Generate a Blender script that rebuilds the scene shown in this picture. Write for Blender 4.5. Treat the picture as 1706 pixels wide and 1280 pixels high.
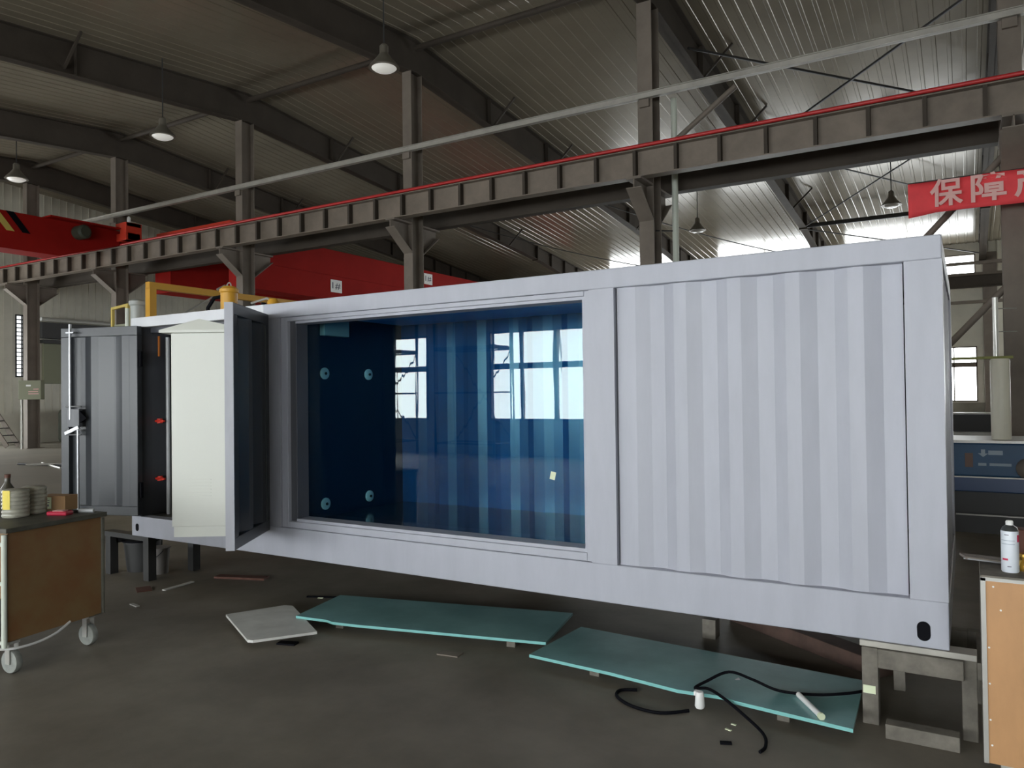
import bpy, bmesh, math, random
from mathutils import Vector, Matrix
random.seed(4)
S = bpy.context.scene
for o in list(bpy.data.objects): bpy.data.objects.remove(o)
COL = S.collection
R = math.radians

# ---------------------------------------------------------------- camera
cam_d = bpy.data.cameras.new('camera'); cam = bpy.data.objects.new('camera', cam_d); COL.objects.link(cam)
cam_d.sensor_fit = 'HORIZONTAL'; cam_d.sensor_width = 36.0; cam_d.lens = 1260.63 / 1706 * 36
cam_d.clip_start = 0.05; cam_d.clip_end = 300
rx = Vector((0.857225, 0.514795, -0.012349)); uy = Vector((0.01787, -0.005772, 0.999824)); dz = Vector((-0.514633, 0.857294, 0.014147))
m = Matrix.Identity(4)
for i in range(3):
    m[i][0] = rx[i]; m[i][1] = uy[i]; m[i][2] = -dz[i]
m[0][3], m[1][3], m[2][3] = 6.679, -4.222, 1.68
cam.matrix_world = m
S.camera = cam
# ---------------------------------------------------------------- view, world
S.view_settings.view_transform = 'Standard'; S.view_settings.look = 'None'
S.view_settings.gamma = 1.0; S.view_settings.use_curve_mapping = False
S.view_settings.exposure = 0.0
WINDOW_LIGHT = 20.5
w = bpy.data.worlds.new('sky'); S.world = w; w.use_nodes = True
w.node_tree.nodes['Background'].inputs[0].default_value = (0.75, 0.85, 1, 1)
w.node_tree.nodes['Background'].inputs[1].default_value = 0.6

# ---------------------------------------------------------------- materials
def mat(name, col, rough=0.6, metal=0.0, var=0.0, scale=4.0, bump=0.0, bscale=30.0, emis=0.0, stretch=(1, 1, 1), col2=None, spec=0.5, coat=0.0):
    M = bpy.data.materials.new(name); M.use_nodes = True
    nt = M.node_tree; b = nt.nodes['Principled BSDF']
    c = (*col, 1)
    b.inputs['Base Color'].default_value = c; b.inputs['Roughness'].default_value = rough
    b.inputs['Metallic'].default_value = metal; b.inputs['Specular IOR Level'].default_value = spec
    b.inputs['Coat Weight'].default_value = coat
    if var or col2 or bump:
        tc = nt.nodes.new('ShaderNodeTexCoord'); mp = nt.nodes.new('ShaderNodeMapping')
        mp.inputs['Scale'].default_value = stretch
        nt.links.new(tc.outputs['Object'], mp.inputs[0])
    if var or col2:
        n = nt.nodes.new('ShaderNodeTexNoise'); n.inputs['Scale'].default_value = scale; n.inputs['Detail'].default_value = 6; n.inputs['Roughness'].default_value = 0.62
        nt.links.new(mp.outputs[0], n.inputs['Vector'])
        r = nt.nodes.new('ShaderNodeValToRGB'); r.color_ramp.elements[0].position = 0.32; r.color_ramp.elements[1].position = 0.68
        r.color_ramp.elements[0].color = (*[max(0, x * (1 - var)) for x in col], 1)
        r.color_ramp.elements[1].color = (*(col2 if col2 else [min(1, x * (1 + var)) for x in col]), 1)
        nt.links.new(n.outputs['Fac'], r.inputs[0]); nt.links.new(r.outputs[0], b.inputs['Base Color'])
    if bump:
        n2 = nt.nodes.new('ShaderNodeTexNoise'); n2.inputs['Scale'].default_value = bscale; n2.inputs['Detail'].default_value = 4
        nt.links.new(mp.outputs[0], n2.inputs['Vector'])
        bp = nt.nodes.new('ShaderNodeBump'); bp.inputs['Strength'].default_value = bump; bp.inputs['Distance'].default_value = 0.01
        nt.links.new(n2.outputs['Fac'], bp.inputs['Height']); nt.links.new(bp.outputs[0], b.inputs['Normal'])
    if emis:
        b.inputs['Emission Color'].default_value = c; b.inputs['Emission Strength'].default_value = emis
    return M

M = {}
M['floor'] = mat('floor_concrete', (0.185, 0.162, 0.125), 0.55, var=0.26, scale=1.1, bump=0.15, bscale=14, col2=(0.235, 0.208, 0.17), spec=0.3)
M['roof'] = mat('roof_liner_sheet', (0.23, 0.20, 0.15), 0.19, metal=0.15, var=0.1, scale=0.5, spec=0.5)
M['wallsheet'] = mat('wall_sheet', (0.62, 0.60, 0.51), 0.45, var=0.12, scale=0.6)
M['wallbase'] = mat('wall_base_plaster', (0.26, 0.25, 0.21), 0.8, var=0.2, scale=1.2)
M['steel'] = mat('painted_steel', (0.18, 0.152, 0.126), 0.6, spec=0.2, var=0.15, scale=1.5)
M['steeldark'] = mat('dark_rafter_paint_and_shade', (0.062, 0.051, 0.041), 0.65, spec=0.15, var=0.15, scale=1.0)
M['beam'] = mat('runway_beam_paint', (0.185, 0.15, 0.118), 0.5, var=0.2, scale=2.0)
M['galv'] = mat('galvanised_channel', (0.40, 0.38, 0.34), 0.45, metal=0.3, var=0.12, scale=3)
M['redrail'] = mat('red_conductor_rail', (0.50, 0.03, 0.03), 0.4)
M['red'] = mat('crane_red', (0.29, 0.012, 0.009), 0.7, spec=0.08, var=0.1, scale=1)
M['redor'] = mat('crane_orange_red', (0.62, 0.05, 0.025), 0.45)
M['paint'] = mat('lavender_grey_paint', (0.40, 0.41, 0.465), 0.45, var=0.05, scale=3, stretch=(2.5, 1, 0.5), bump=0.03, bscale=60)
M['paintdark'] = mat('dark_grey_paint_and_shade', (0.085, 0.088, 0.10), 0.36, var=0.15, scale=3, stretch=(2.5, 1, 0.4))
M['palepaint'] = mat('pale_grey_rail_paint', (0.64, 0.65, 0.68), 0.35, var=0.06, scale=3)  # paler tone for the rail over the doors
M['postpaint'] = mat('mid_grey_paint_and_shade', (0.33, 0.335, 0.375), 0.4, var=0.12, scale=3, stretch=(2.5, 1, 0.4))
M['paintdoor'] = mat('dark_grey_door_paint', (0.04, 0.044, 0.05), 0.32, var=0.06, scale=3, stretch=(1, 1, 0.4))
M['black'] = mat('black_rubber', (0.003, 0.003, 0.005), 0.7, spec=0.1)
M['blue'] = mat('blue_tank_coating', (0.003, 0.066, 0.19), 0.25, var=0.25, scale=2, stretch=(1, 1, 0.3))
M['blue_ceil'] = mat('lit_blue_tank_top', (0.02, 0.42, 1.0), 0.3, var=0.2, scale=3)
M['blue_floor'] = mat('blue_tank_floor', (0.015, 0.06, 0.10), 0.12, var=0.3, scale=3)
M['blueshade'] = mat('shaded_tank_end', (0.002, 0.014, 0.042), 0.3)
M['whitecab'] = mat('white_powder_coat', (0.63, 0.64, 0.58), 0.4)
M['pvc'] = mat('grey_pvc', (0.10, 0.11, 0.11), 0.4)
M['pvclight'] = mat('light_pipe', (0.4, 0.41, 0.42), 0.35)
M['valvered'] = mat('red_valve_plastic', (0.8, 0.05, 0.03), 0.4)
M['chrome'] = mat('galvanised_rod', (0.38, 0.39, 0.41), 0.3, metal=0.7)
M['teal'] = mat('teal_acrylic_film', (0.18, 0.36, 0.37), 0.3, var=0.18, scale=2.2, col2=(0.25, 0.46, 0.46))
M['tealedge'] = mat('teal_sheet_edge', (0.22, 0.52, 0.50), 0.3)
M['greysheet'] = mat('grey_board', (0.58, 0.58, 0.54), 0.6, var=0.12, scale=5)
M['wood'] = mat('brown_panel_board', (0.30, 0.135, 0.045), 0.5, var=0.25, scale=4, col2=(0.24, 0.15, 0.06))
M['woodlight'] = mat('orange_plywood', (0.47, 0.25, 0.105), 0.5, var=0.12, scale=5, stretch=(1, 1, 0.4))
M['timber'] = mat('weathered_timber', (0.16, 0.145, 0.12), 0.8, var=0.3, scale=9, stretch=(1, 1, 1))
M['timberred'] = mat('reddish_timber', (0.07, 0.04, 0.03), 0.8, var=0.3, scale=6)
M['alu'] = mat('aluminium_edge', (0.42, 0.41, 0.38), 0.4, metal=0.4)
M['darktop'] = mat('dark_cart_top', (0.075, 0.072, 0.055), 0.55, var=0.3, scale=8)
M['whitepipe'] = mat('white_pipe', (0.62, 0.66, 0.58), 0.4)
M['white'] = mat('white_plastic', (0.8, 0.8, 0.78), 0.4)
M['wheel'] = mat('grey_caster_rubber', (0.25, 0.26, 0.24), 0.6, var=0.2, scale=20)
M['yellow'] = mat('yellow_frame_paint', (0.62, 0.32, 0.03), 0.45)
M['paleyellow'] = mat('pale_yellow_paint', (0.55, 0.42, 0.10), 0.5)
M['greycan'] = mat('light_grey_motor', (0.42, 0.44, 0.42), 0.4)
M['banner'] = mat('red_banner_cloth', (0.80, 0.06, 0.07), 0.75, var=0.08, scale=3)
M['bannertext'] = mat('banner_lettering', (0.78, 0.45, 0.42), 0.7)
M['machine'] = mat('blue_machine_enamel', (0.008, 0.058, 0.135), 0.5, var=0.15, scale=2)
M['machine2'] = mat('deep_blue_machine_enamel', (0.003, 0.036, 0.125), 0.35)
M['label'] = mat('pale_blue_lettering', (0.26, 0.33, 0.40), 0.5)
M['cream'] = mat('cream_duct', (0.78, 0.75, 0.63), 0.45)
M['silver'] = mat('silver_duct', (0.7, 0.7, 0.66), 0.3, metal=0.5)
M['green'] = mat('olive_green_paint', (0.25, 0.26, 0.07), 0.6)
M['greengrey'] = mat('grey_green_paint', (0.24, 0.25, 0.17), 0.6)
M['darkgreen'] = mat('dark_green_machine_paint', (0.04, 0.045, 0.03), 0.6)
M['orange'] = mat('orange_paint', (0.5, 0.16, 0.03), 0.5)
M['fadedorange'] = mat('faded_orange_print', (0.12, 0.06, 0.04), 0.5)
M['brown'] = mat('rust_brown', (0.10, 0.035, 0.02), 0.7)
M['card'] = mat('brown_cardboard', (0.33, 0.19, 0.09), 0.8)
M['plastic'] = mat('plastic_wrapped_tape', (0.34, 0.33, 0.27), 0.3, var=0.25, scale=14, stretch=(1, 1, 4))
M['yellowlab'] = mat('yellow_label', (0.78, 0.62, 0.08), 0.5)
M['redpack'] = mat('red_pack_film', (0.42, 0.02, 0.05), 0.25)
M['brass'] = mat('brass', (0.75, 0.48, 0.10), 0.25, metal=0.8)
M['bottledark'] = mat('dark_bottle', (0.045, 0.04, 0.025), 0.3)
M['lampshade'] = mat('lamp_shade_metal', (0.17, 0.155, 0.125), 0.4, metal=0.3)
M['lamplens'] = mat('lamp_lens_glint', (0.9, 0.88, 0.82), 0.3, emis=0.28)  # faint glow painted in for the glint on unlit lenses
M['lamplensoff'] = mat('unlit_lamp_lens', (0.5, 0.48, 0.44), 0.2)
M['darkmetal'] = mat('dark_metal', (0.03, 0.03, 0.03), 0.5)
M['paper'] = mat('pale_paper', (0.72, 0.78, 0.55), 0.8)
M['yellowpaper'] = mat('yellow_paper', (0.42, 0.33, 0.10), 0.8)
M['canwhite'] = mat('white_can_print', (0.70, 0.74, 0.80), 0.3)
M['cangrey'] = mat('can_shoulder', (0.07, 0.075, 0.075), 0.3, metal=0.4)
M['redprint'] = mat('red_print', (0.6, 0.03, 0.10), 0.5)
M['greyprint'] = mat('grey_print', (0.12, 0.12, 0.15), 0.5)
M['bucket'] = mat('dusty_white_bucket', (0.24, 0.22, 0.21), 0.6)

def pane_mat(name, strength, warm=(0.93, 0.98, 1.0)):
    Mx = bpy.data.materials.new(name); Mx.use_nodes = True; nt = Mx.node_tree
    b = nt.nodes['Principled BSDF']; b.inputs['Base Color'].default_value = (0.5, 0.5, 0.5, 1); b.inputs['Roughness'].default_value = 0.4
    b.inputs['Emission Color'].default_value = (*warm, 1); b.inputs['Emission Strength'].default_value = strength
    return Mx
M['pane'] = pane_mat('daylit_window_pane', WINDOW_LIGHT)
M['panefar'] = pane_mat('daylit_far_window_pane', WINDOW_LIGHT * 0.6)
M['paneadded'] = pane_mat('added_side_glow', WINDOW_LIGHT * 0.36)
M['panedim'] = pane_mat('glass_block_daylight', 1.6)

def glass_mat():
    Mx = bpy.data.materials.new('tank_window_glass'); Mx.use_nodes = True; nt = Mx.node_tree
    for n in list(nt.nodes): nt.nodes.remove(n)
    out = nt.nodes.new('ShaderNodeOutputMaterial'); mx = nt.nodes.new('ShaderNodeMixShader')
    tr = nt.nodes.new('ShaderNodeBsdfTransparent'); tr.inputs[0].default_value = (0.74, 0.93, 0.97, 1)
    gl = nt.nodes.new('ShaderNodeBsdfGlossy'); gl.inputs['Roughness'].default_value = 0.012; gl.inputs[0].default_value = (0.9, 1, 0.98, 1)
    fr = nt.nodes.new('ShaderNodeFresnel'); fr.inputs[0].default_value = 1.55
    tc = nt.nodes.new('ShaderNodeTexCoord'); mp = nt.nodes.new('ShaderNodeMapping'); mp.inputs['Scale'].default_value = (5, 1, 0.35)
    n = nt.nodes.new('ShaderNodeTexNoise'); n.inputs['Scale'].default_value = 1.6; n.inputs['Detail'].default_value = 2
    bp = nt.nodes.new('ShaderNodeBump'); bp.inputs['Strength'].default_value = 0.03; bp.inputs['Distance'].default_value = 0.01
    nt.links.new(tc.outputs['Object'], mp.inputs[0]); nt.links.new(mp.outputs[0], n.inputs['Vector']); nt.links.new(n.outputs['Fac'], bp.inputs['Height'])
    nt.links.new(bp.outputs[0], gl.inputs['Normal'])
    ge = nt.nodes.new('ShaderNodeNewGeometry'); ml = nt.nodes.new('ShaderNodeMath'); ml.operation = 'MULTIPLY_ADD'; ml.inputs[1].default_value = -1; ml.inputs[2].default_value = 1
    m2 = nt.nodes.new('ShaderNodeMath'); m2.operation = 'MULTIPLY'; m3 = nt.nodes.new('ShaderNodeMath'); m3.operation = 'MULTIPLY'; m3.inputs[1].default_value = 0.82; m3.use_clamp = True
    nt.links.new(ge.outputs['Backfacing'], ml.inputs[0]); nt.links.new(ml.outputs[0], m2.inputs[0]); nt.links.new(fr.outputs[0], m2.inputs[1]); nt.links.new(m2.outputs[0], m3.inputs[0])
    nt.links.new(m3.outputs[0], mx.inputs[0]); nt.links.new(tr.outputs[0], mx.inputs[1]); nt.links.new(gl.outputs[0], mx.inputs[2])
    nt.links.new(mx.outputs[0], out.inputs[0])
    return Mx
M['glass'] = glass_mat()

# ---------------------------------------------------------------- mesh helpers
def curve(pts, k=6):
    P = [Vector(p) for p in pts]; out = []
    for i in range(len(P) - 1):
        a, b, c, d = P[max(i - 1, 0)], P[i], P[i + 1], P[min(i + 2, len(P) - 1)]
        for j in range(k):
            t = j / k
            out.append(0.5 * ((2 * b) + (c - a) * t + (2 * a - 5 * b + 4 * c - d) * t * t + (3 * b - a - 3 * c + d) * t ** 3))
    return out + [P[-1]]
class MB:
    def __init__(s, T=None): s.v = []; s.f = []; s.T = T
    def add(s, vs, fs):
        n = len(s.v)
        for p in vs:
            p = Vector(p)
            s.v.append(s.T @ p if s.T else p)
        s.f += [tuple(i + n for i in f) for f in fs]; return s
    def box(s, x0, x1, y0, y1, z0, z1):
        return s.add([(x0, y0, z0), (x1, y0, z0), (x1, y1, z0), (x0, y1, z0), (x0, y0, z1), (x1, y0, z1), (x1, y1, z1), (x0, y1, z1)],
                     [(3, 2, 1, 0), (4, 5, 6, 7), (0, 1, 5, 4), (1, 2, 6, 5), (2, 3, 7, 6), (3, 0, 4, 7)])
    def prism(s, pts, axis, a, b):
        # pts: 2D outline, extruded along axis from a to b
        def mk(p, t):
            return {'x': (t, p[0], p[1]), 'y': (p[0], t, p[1]), 'z': (p[0], p[1], t)}[axis]
        n = len(pts)
        vs = [mk(p, a) for p in pts] + [mk(p, b) for p in pts]
        fs = [tuple(range(n))[::-1], tuple(range(n, 2 * n))] + [(i, (i + 1) % n, n + (i + 1) % n, n + i) for i in range(n)]
        return s.add(vs, fs)
    def bar(s, p, q, w, h, up=(0, 0, 1)):
        p, q = Vector(p), Vector(q); d = (q - p).normalized(); u = Vector(up)
        if abs(d.dot(u)) > 0.98: u = Vector((0, 1, 0))
        a = d.cross(u).normalized() * w / 2; b = a.cross(d).normalized() * h / 2
        return s.add([p - a - b, p + a - b, p + a + b, p - a + b, q - a - b, q + a - b, q + a + b, q - a + b],
                     [(0, 1, 2, 3), (7, 6, 5, 4), (0, 4, 5, 1), (1, 5, 6, 2), (2, 6, 7, 3), (3, 7, 4, 0)])
    def tube(s, pts, r, n=12, caps=True, closed=False):
        pts = [Vector(p) for p in pts]; rings = []
        prev = None
        for i, p in enumerate(pts):
            d = (pts[min(i + 1, len(pts) - 1)] - pts[max(i - 1, 0)]).normalized()
            if prev is None:
                u = Vector((0, 0, 1)) if abs(d.z) < 0.9 else Vector((1, 0, 0))
                a = d.cross(u).normalized()
            else:
                a = (prev - d * prev.dot(d)).normalized()
            prev = a; b = d.cross(a); rr = r[i] if isinstance(r, (list, tuple)) else r
            rings.append([p + (a * math.cos(t) + b * math.sin(t)) * rr for t in [2 * math.pi * k / n for k in range(n)]])
        vs = [v for g in rings for v in g]; fs = []
        for i in range(len(pts) - 1):
            for k in range(n):
                k2 = (k + 1) % n; fs.append((i * n + k, i * n + k2, (i + 1) * n + k2, (i + 1) * n + k))
        if caps: fs += [tuple(range(n))[::-1], tuple(range((len(pts) - 1) * n, len(pts) * n))]
        return s.add(vs, fs)
    def lathe(s, c, prof, n=28, ax='z'):
        vs = []; fs = []; c = Vector(c)
        for (r_, h) in prof:
            for k in range(n):
                t = 2 * math.pi * k / n; p = (r_ * math.cos(t), r_ * math.sin(t), h)
                if ax == 'x': p = (h, p[0], p[1])
                if ax == 'y': p = (p[0], h, p[1])
                vs.append(c + Vector(p))
        for i in range(len(prof) - 1):
            for k in range(n):
                k2 = (k + 1) % n; fs.append((i * n + k, i * n + k2, (i + 1) * n + k2, (i + 1) * n + k))
        fs += [tuple(range(n))[::-1], tuple(range((len(prof) - 1) * n, len(prof) * n))]
        return s.add(vs, fs)
    def build(s, name, m, parent=None, bevel=0.0, smooth=False, label=None, kind=None, cat=None, group=None):
        me = bpy.data.meshes.new(name); me.from_pydata([tuple(v) for v in s.v], [], s.f)
        bm = bmesh.new(); bm.from_mesh(me); bmesh.ops.recalc_face_normals(bm, faces=bm.faces); bm.to_mesh(me); bm.free()
        me.materials.append(M[m] if isinstance(m, str) else m)
        o = bpy.data.objects.new(name, me); COL.objects.link(o)
        if smooth:
            for p in me.polygons: p.use_smooth = True
            me.set_sharp_from_angle(angle=R(40))
        if bevel:
            b = o.modifiers.new('bevel', 'BEVEL'); b.width = bevel; b.segments = 2; b.limit_method = 'ANGLE'; b.angle_limit = R(40)
        if parent:
            o.parent = parent
            bpy.context.view_layer.update()
            o.matrix_parent_inverse = parent.matrix_world.inverted()
        if label: o['label'] = label
        if kind: o['kind'] = kind
        if cat: o['category'] = cat
        if group: o['group'] = group
        return o
def thing(name, label, cat, loc=(0, 0, 0), group=None):
    o = bpy.data.objects.new(name, None); COL.objects.link(o); o.location = loc; o.empty_display_size = 0.1
    o['label'] = label; o['category'] = cat
    if group: o['group'] = group
    bpy.context.view_layer.update()
    return o
def copy_tree(o, delta, label=None):
    def rec(a, par):
        c = a.copy(); COL.objects.link(c)
        if par: c.parent = par
        for ch in kids.get(a.name, []): rec(ch, c)
        return c
    kids = {}
    for x in list(bpy.data.objects):
        if x.parent: kids.setdefault(x.parent.name, []).append(x)
    c = rec(o, None); c.location = Vector(o.location) + Vector(delta)
    # children keep the same offset from their thing
    if label: c['label'] = label
    return c

# ================================================================= SETTING
YN, YF, XL, XR = -13.55, 33.5, -25.0, 19.0
YR = 9.95
def roofz(y): return 10.22 - 0.095 * abs(y - YR)
MB().box(XL - 1, XR + 1, YN - 1, YF + 1, -0.2, 0).build('floor', 'floor', kind='structure')
M['brightfloor'] = mat('brightened_concrete', (0.34, 0.315, 0.26), 0.5, var=0.12, scale=0.5)
MB().box(XL, -5.5, YN + 0.1, YF - 0.1, 0, 0.004).build('floor_bright_patch', 'brightfloor', kind='structure')  # pale slab puts daylight on the left floor into its colour
# ribbed roof liner, both slopes
def ceiling():
    b = MB(); xs = []; x = XL
    while x < XR:
        xs += [(x, 0), (x + 0.25, 0), (x + 0.262, 0.012), (x + 0.288, 0.012)]
        x += 0.30
    vs = []; fs = []
    ys = [YN - 0.3, YR, YF + 0.3]
    for y in ys:
        for (x, h) in xs: vs.append((x, y, roofz(y) - h))
    n = len(xs)
    for j in range(2):
        for i in range(n - 1): fs.append((j * n + i, j * n + i + 1, (j + 1) * n + i + 1, (j + 1) * n + i))
    b.add(vs, fs)
    o = b.build('ceiling', 'roof', kind='structure')
    sol = o.modifiers.new('thick', 'SOLIDIFY'); sol.thickness = 0.06; sol.offset = -1
    return o
ceiling()

def wall_with_holes(name, axis, pos, a0, a1, z0, z1, holes, m, thick=0.2, sign=1, base=None):
    # boxes filling around rectangular holes (a0,a1,z0,z1)
    b = MB()
    cuts = sorted({a0, a1, *[h[0] for h in holes], *[h[1] for h in holes]})
    for i in range(len(cuts) - 1):
        c0, c1 = cuts[i], cuts[i + 1]; mid = (c0 + c1) / 2
        hs = sorted([h for h in holes if h[0] <= mid <= h[1]], key=lambda h: h[2])
        z = z0
        for h in hs + [None]:
            zt = h[2] if h else z1
            if zt > z + 1e-4:
                if axis == 'y': b.box(c0, c1, min(pos, pos + sign * thick), max(pos, pos + sign * thick), z, zt)
                else: b.box(min(pos, pos + sign * thick), max(pos, pos + sign * thick), c0, c1, z, zt)
            if h: z = h[3]
    # vertical ribs on the sheet
    a = a0 + 0.2
    while a < a1:
        hs = [h for h in holes if h[0] - 0.03 < a < h[1] + 0.03]
        segs = []; z = max(z0, 1.2)
        for h in sorted(hs, key=lambda h: h[2]):
            if h[2] > z: segs.append((z, h[2]))
            z = max(z, h[3])
        segs.append((z, z1))
        for (s0, s1) in segs:
            if axis == 'y': b.box(a - 0.02, a + 0.02, min(pos, pos - sign * 0.025), max(pos, pos - sign * 0.025), s0, s1)
            else: b.box(min(pos, pos - sign * 0.025), max(pos, pos - sign * 0.025), a - 0.02, a + 0.02, s0, s1)
        a += 0.3
    return b.build(name, m, kind='structure')

WN = 0
def window(axis, pos, a0, a1, z0, z1, transom, mull, sign, pane='pane', fr='steel'):
    global WN; WN += 1
    b = MB()
    def bx(c0, c1, d0, d1, e0, e1, B):
        lo, hi = min(pos + sign * d0, pos + sign * d1), max(pos + sign * d0, pos + sign * d1)
        if axis == 'y': B.box(c0, c1, lo, hi, e0, e1)
        else: B.box(lo, hi, c0, c1, e0, e1)
    t = 0.05
    bx(a0, a1, -0.02, 0.12, z0, z0 + t, b); bx(a0, a1, -0.02, 0.12, z1 - t, z1, b)
    bx(a0, a0 + t, -0.02, 0.12, z0, z1, b); bx(a1 - t, a1, -0.02, 0.12, z0, z1, b)
    for (q0, q1) in transom: bx(a0, a1, -0.02, 0.12, q0, q1, b)
    for (x, wd) in mull: bx(x - wd / 2, x + wd / 2, -0.02, 0.12, z0, z1, b)
    f = b.build('window_%d' % WN, fr, kind='structure')
    p = MB(); bx(a0 + 0.01, a1 - 0.01, 0.13, 0.15, z0 + 0.01, z1 - 0.01, p); p.build('pane', pane, f)
    return f
# near wall (behind the camera), its windows light the room
near = [(-14.6, -7.12, 0.96, 3.47), (-4.92, 0.38, 0.96, 3.47), (1.95, 7.0, 0.98, 3.44), (7.9, 12.0, 0.98, 3.44)]
near_hi = []
wall_with_holes('wall_near', 'y', YN, XL, XR, 0, 8.1, near + near_hi, 'wallsheet', sign=-1)
for (a0, a1, z0, z1) in near_hi: window('y', YN, a0, a1, z0, z1, [], [((a0 + a1) / 2, 0.06)], -1)
for i, (a0, a1, z0, z1) in enumerate(near):
    if i == 0: mu = [(-9.5, 0.14), (-10.7, 0.05), (-11.9, 0.14), (-13.2, 0.05)]
    else:
        nst = round((a1 - a0) / 1.05); mu = [(a0 + (a1 - a0) * k / nst, 0.14 if k % 2 == 0 else 0.05) for k in range(1, nst)]
    window('y', YN, a0, a1, z0, z1, [(2.40, 2.56)], mu, -1)
# far wall with tall windows and clerestory strips in every bay
far = []
for c in (-10.4, -4.5, 1.4, 7.35, 13.3):
    far.append((c + (1.2 if c == 7.35 else 0.55), (7.10 if c == 1.4 else c + 5.2) if c < 13 else XR - 0.4, 1.15, 3.5))
    far.append((far[-1][0], far[-1][1], 6.6, 7.45))
wall_with_holes('wall_far', 'y', YF, XL, XR, 0, 8.1, far, 'wallsheet', sign=1)
for i, (a0, a1, z0, z1) in enumerate(far):
    n = 6
    window('y', YF, a0, a1, z0, z1, [(2.62, 2.82)] if z0 < 3 else [], [(a0 + (a1 - a0) * k / n, 0.05) for k in range(1, n)] if z0 < 3 else [(a0 + (a1 - a0) / 2, 0.06)], 1, 'panefar')
# left end wall with a glass block slot and an added, unseen daylight opening
left = [(-3.5, 8.8, 0.0, 4.2), (11.05, 11.62, 2.6, 5.05)]
wall_with_holes('wall_left', 'x', XL, YN, YF, 0, 10.3, left, 'wallsheet', sign=-1)
f = window('x', XL, 11.05, 11.62, 2.6, 5.05, [(2.6 + 0.16 * k, 2.6 + 0.16 * k + 0.03) for k in range(1, 15)], [(11.33, 0.03)], -1, 'panedim', 'darkmetal')
window('x', XL, -3.5, 8.8, 0.0, 4.2, [], [(2.6, 0.1)], -1, 'paneadded')  # unseen glowing opening, added to brighten the left floor
right = [(27.5, 33.0, 1.2, 5.2)]
wall_with_holes('wall_right', 'x', XR, YN, YF, 0, 10.3, right, 'wallsheet', sign=1)
for (a0, a1, z0, z1) in right: window('x', XR, a0, a1, z0, z1, [(2.62, 2.82)], [((a0 + a1) / 2, 0.1)], 1, 'panefar')  # out-of-view window, added to brighten the far wall
MB().box(-4, XR, YF - 0.03, YF - 0.005, 0, 1.1).build('trim_1', 'wallbase', kind='structure')

# ================================================================= STEELWORK
colx = [-21.6, -16.3, -10.4, -4.5, 1.4, 7.35, 13.3]
col_lab = ['thin dark roof column at the far left beside the control box', 'dark roof column rising just left of the small yellow frame',
           'grey roof column above the white cabinet, red crane behind', 'grey steel roof column above the middle of the tank window',
           'grey steel roof column beside the white vertical pipe', 'large steel roof column at the right edge, banner passing before it', '']
def ibar(b, x, y, z0, z1, w=0.26, d=0.46, t=0.02, tw=0.012):
    b.box(x - w / 2, x + w / 2, y - d / 2, y - d / 2 + t, z0, z1); b.box(x - w / 2, x + w / 2, y + d / 2 - t, y + d / 2, z0, z1)
    b.box(x - tw / 2, x + tw / 2, y - d / 2 + t, y + d / 2 - t, z0, z1)
for i, x in enumerate(colx[:6]):
    t = thing('steel_column', col_lab[i], 'column', (x, YR, 0), 'roof columns along the crane runway')
    w_ = 0.30 if i >= 4 else 0.26
    b = MB(); ibar(b, x, YR, 0.02, 9.35, w_, 0.42); b.build('shaft', 'steel', t)
    MB().box(x - 0.25, x + 0.25, YR - 0.3, YR + 0.3, 0, 0.02).build('base_plate', 'steel', t)
    for s in (-1, 1):
        b = MB(); y0 = YR + s * 0.21; y1 = YR + s * 0.86
        b.prism([(y0, 5.05), (y0, 5.72), (y1, 5.72), (y1, 5.55)], 'x', x - 0.012, x + 0.012)
        b.add([(x - w_ / 2, y0, 5.05), (x + w_ / 2, y0, 5.05), (x + w_ / 2, y1, 5.55), (x - w_ / 2, y1, 5.55), (x - w_ / 2, y0, 5.03), (x + w_ / 2, y0, 5.03), (x + w_ / 2, y1, 5.53), (x - w_ / 2, y1, 5.53)],
              [(0, 1, 2, 3), (4, 5, 6, 7), (0, 1, 5, 4), (2, 3, 7, 6), (0, 3, 7, 4), (1, 2, 6, 5)])
        b.box(x - w_ / 2, x + w_ / 2, min(y0, y1), max(y0, y1), 5.70, 5.74)
        b.build('crane_bracket', 'steel', t)
raf_lab = ['far left roof rafter, barely visible above the red crane', 'dark roof rafter meeting the column left of the yellow frame',
           'dark roof rafter over the column above the white cabinet', 'broad dark rafter crossing above the middle column, round lamp beside it',
           'long dark rafter beside the white vertical pipe with a bolted splice', 'rafter at the top right corner over the right edge column']
for i, x in enumerate(colx[:6]):
    t = thing('roof_rafter', raf_lab[i], 'rafter', (x, YR, 9.4), 'roof rafters')
    for nm, ya, yb, da, db in (('near_span', YR, YN, 0.80, 0.62), ('inner_far_span', YR, 26.5, 0.80, 0.62), ('outer_far_span', 26.5, YF, 0.62, 0.95)):
        b = MB(); za, zb = roofz(ya) - 0.07, roofz(yb) - 0.07
        b.prism([(ya, za), (yb, zb), (yb, zb - db), (ya, za - da)], 'x', x - 0.01, x + 0.01)
        for (o1, o2) in ((0, 0), (-da + 0.02, -db + 0.02)):
            b.prism([(ya, za + o1), (yb, zb + o2), (yb, zb + o2 - 0.02), (ya, za + o1 - 0.02)], 'x', x - 0.13, x + 0.13)
        for k in range(1, 5):
            yy = ya + (yb - ya) * k / 5; zz = za + (zb - za) * k / 5; dd = da + (db - da) * k / 5
            b.box(x - 0.12, x + 0.12, yy - 0.006, yy + 0.006, zz - dd, zz)
        b.build(nm, 'steeldark', t, label='lighter grey outer length of the rafter' if nm == 'outer_far_span' else None)
    b = MB(); zz = roofz(26.5); b.box(x - 0.15, x + 0.15, 26.47, 26.53, zz - 0.74, zz - 0.05); b.build('splice_plate', 'steeldark', t)
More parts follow.
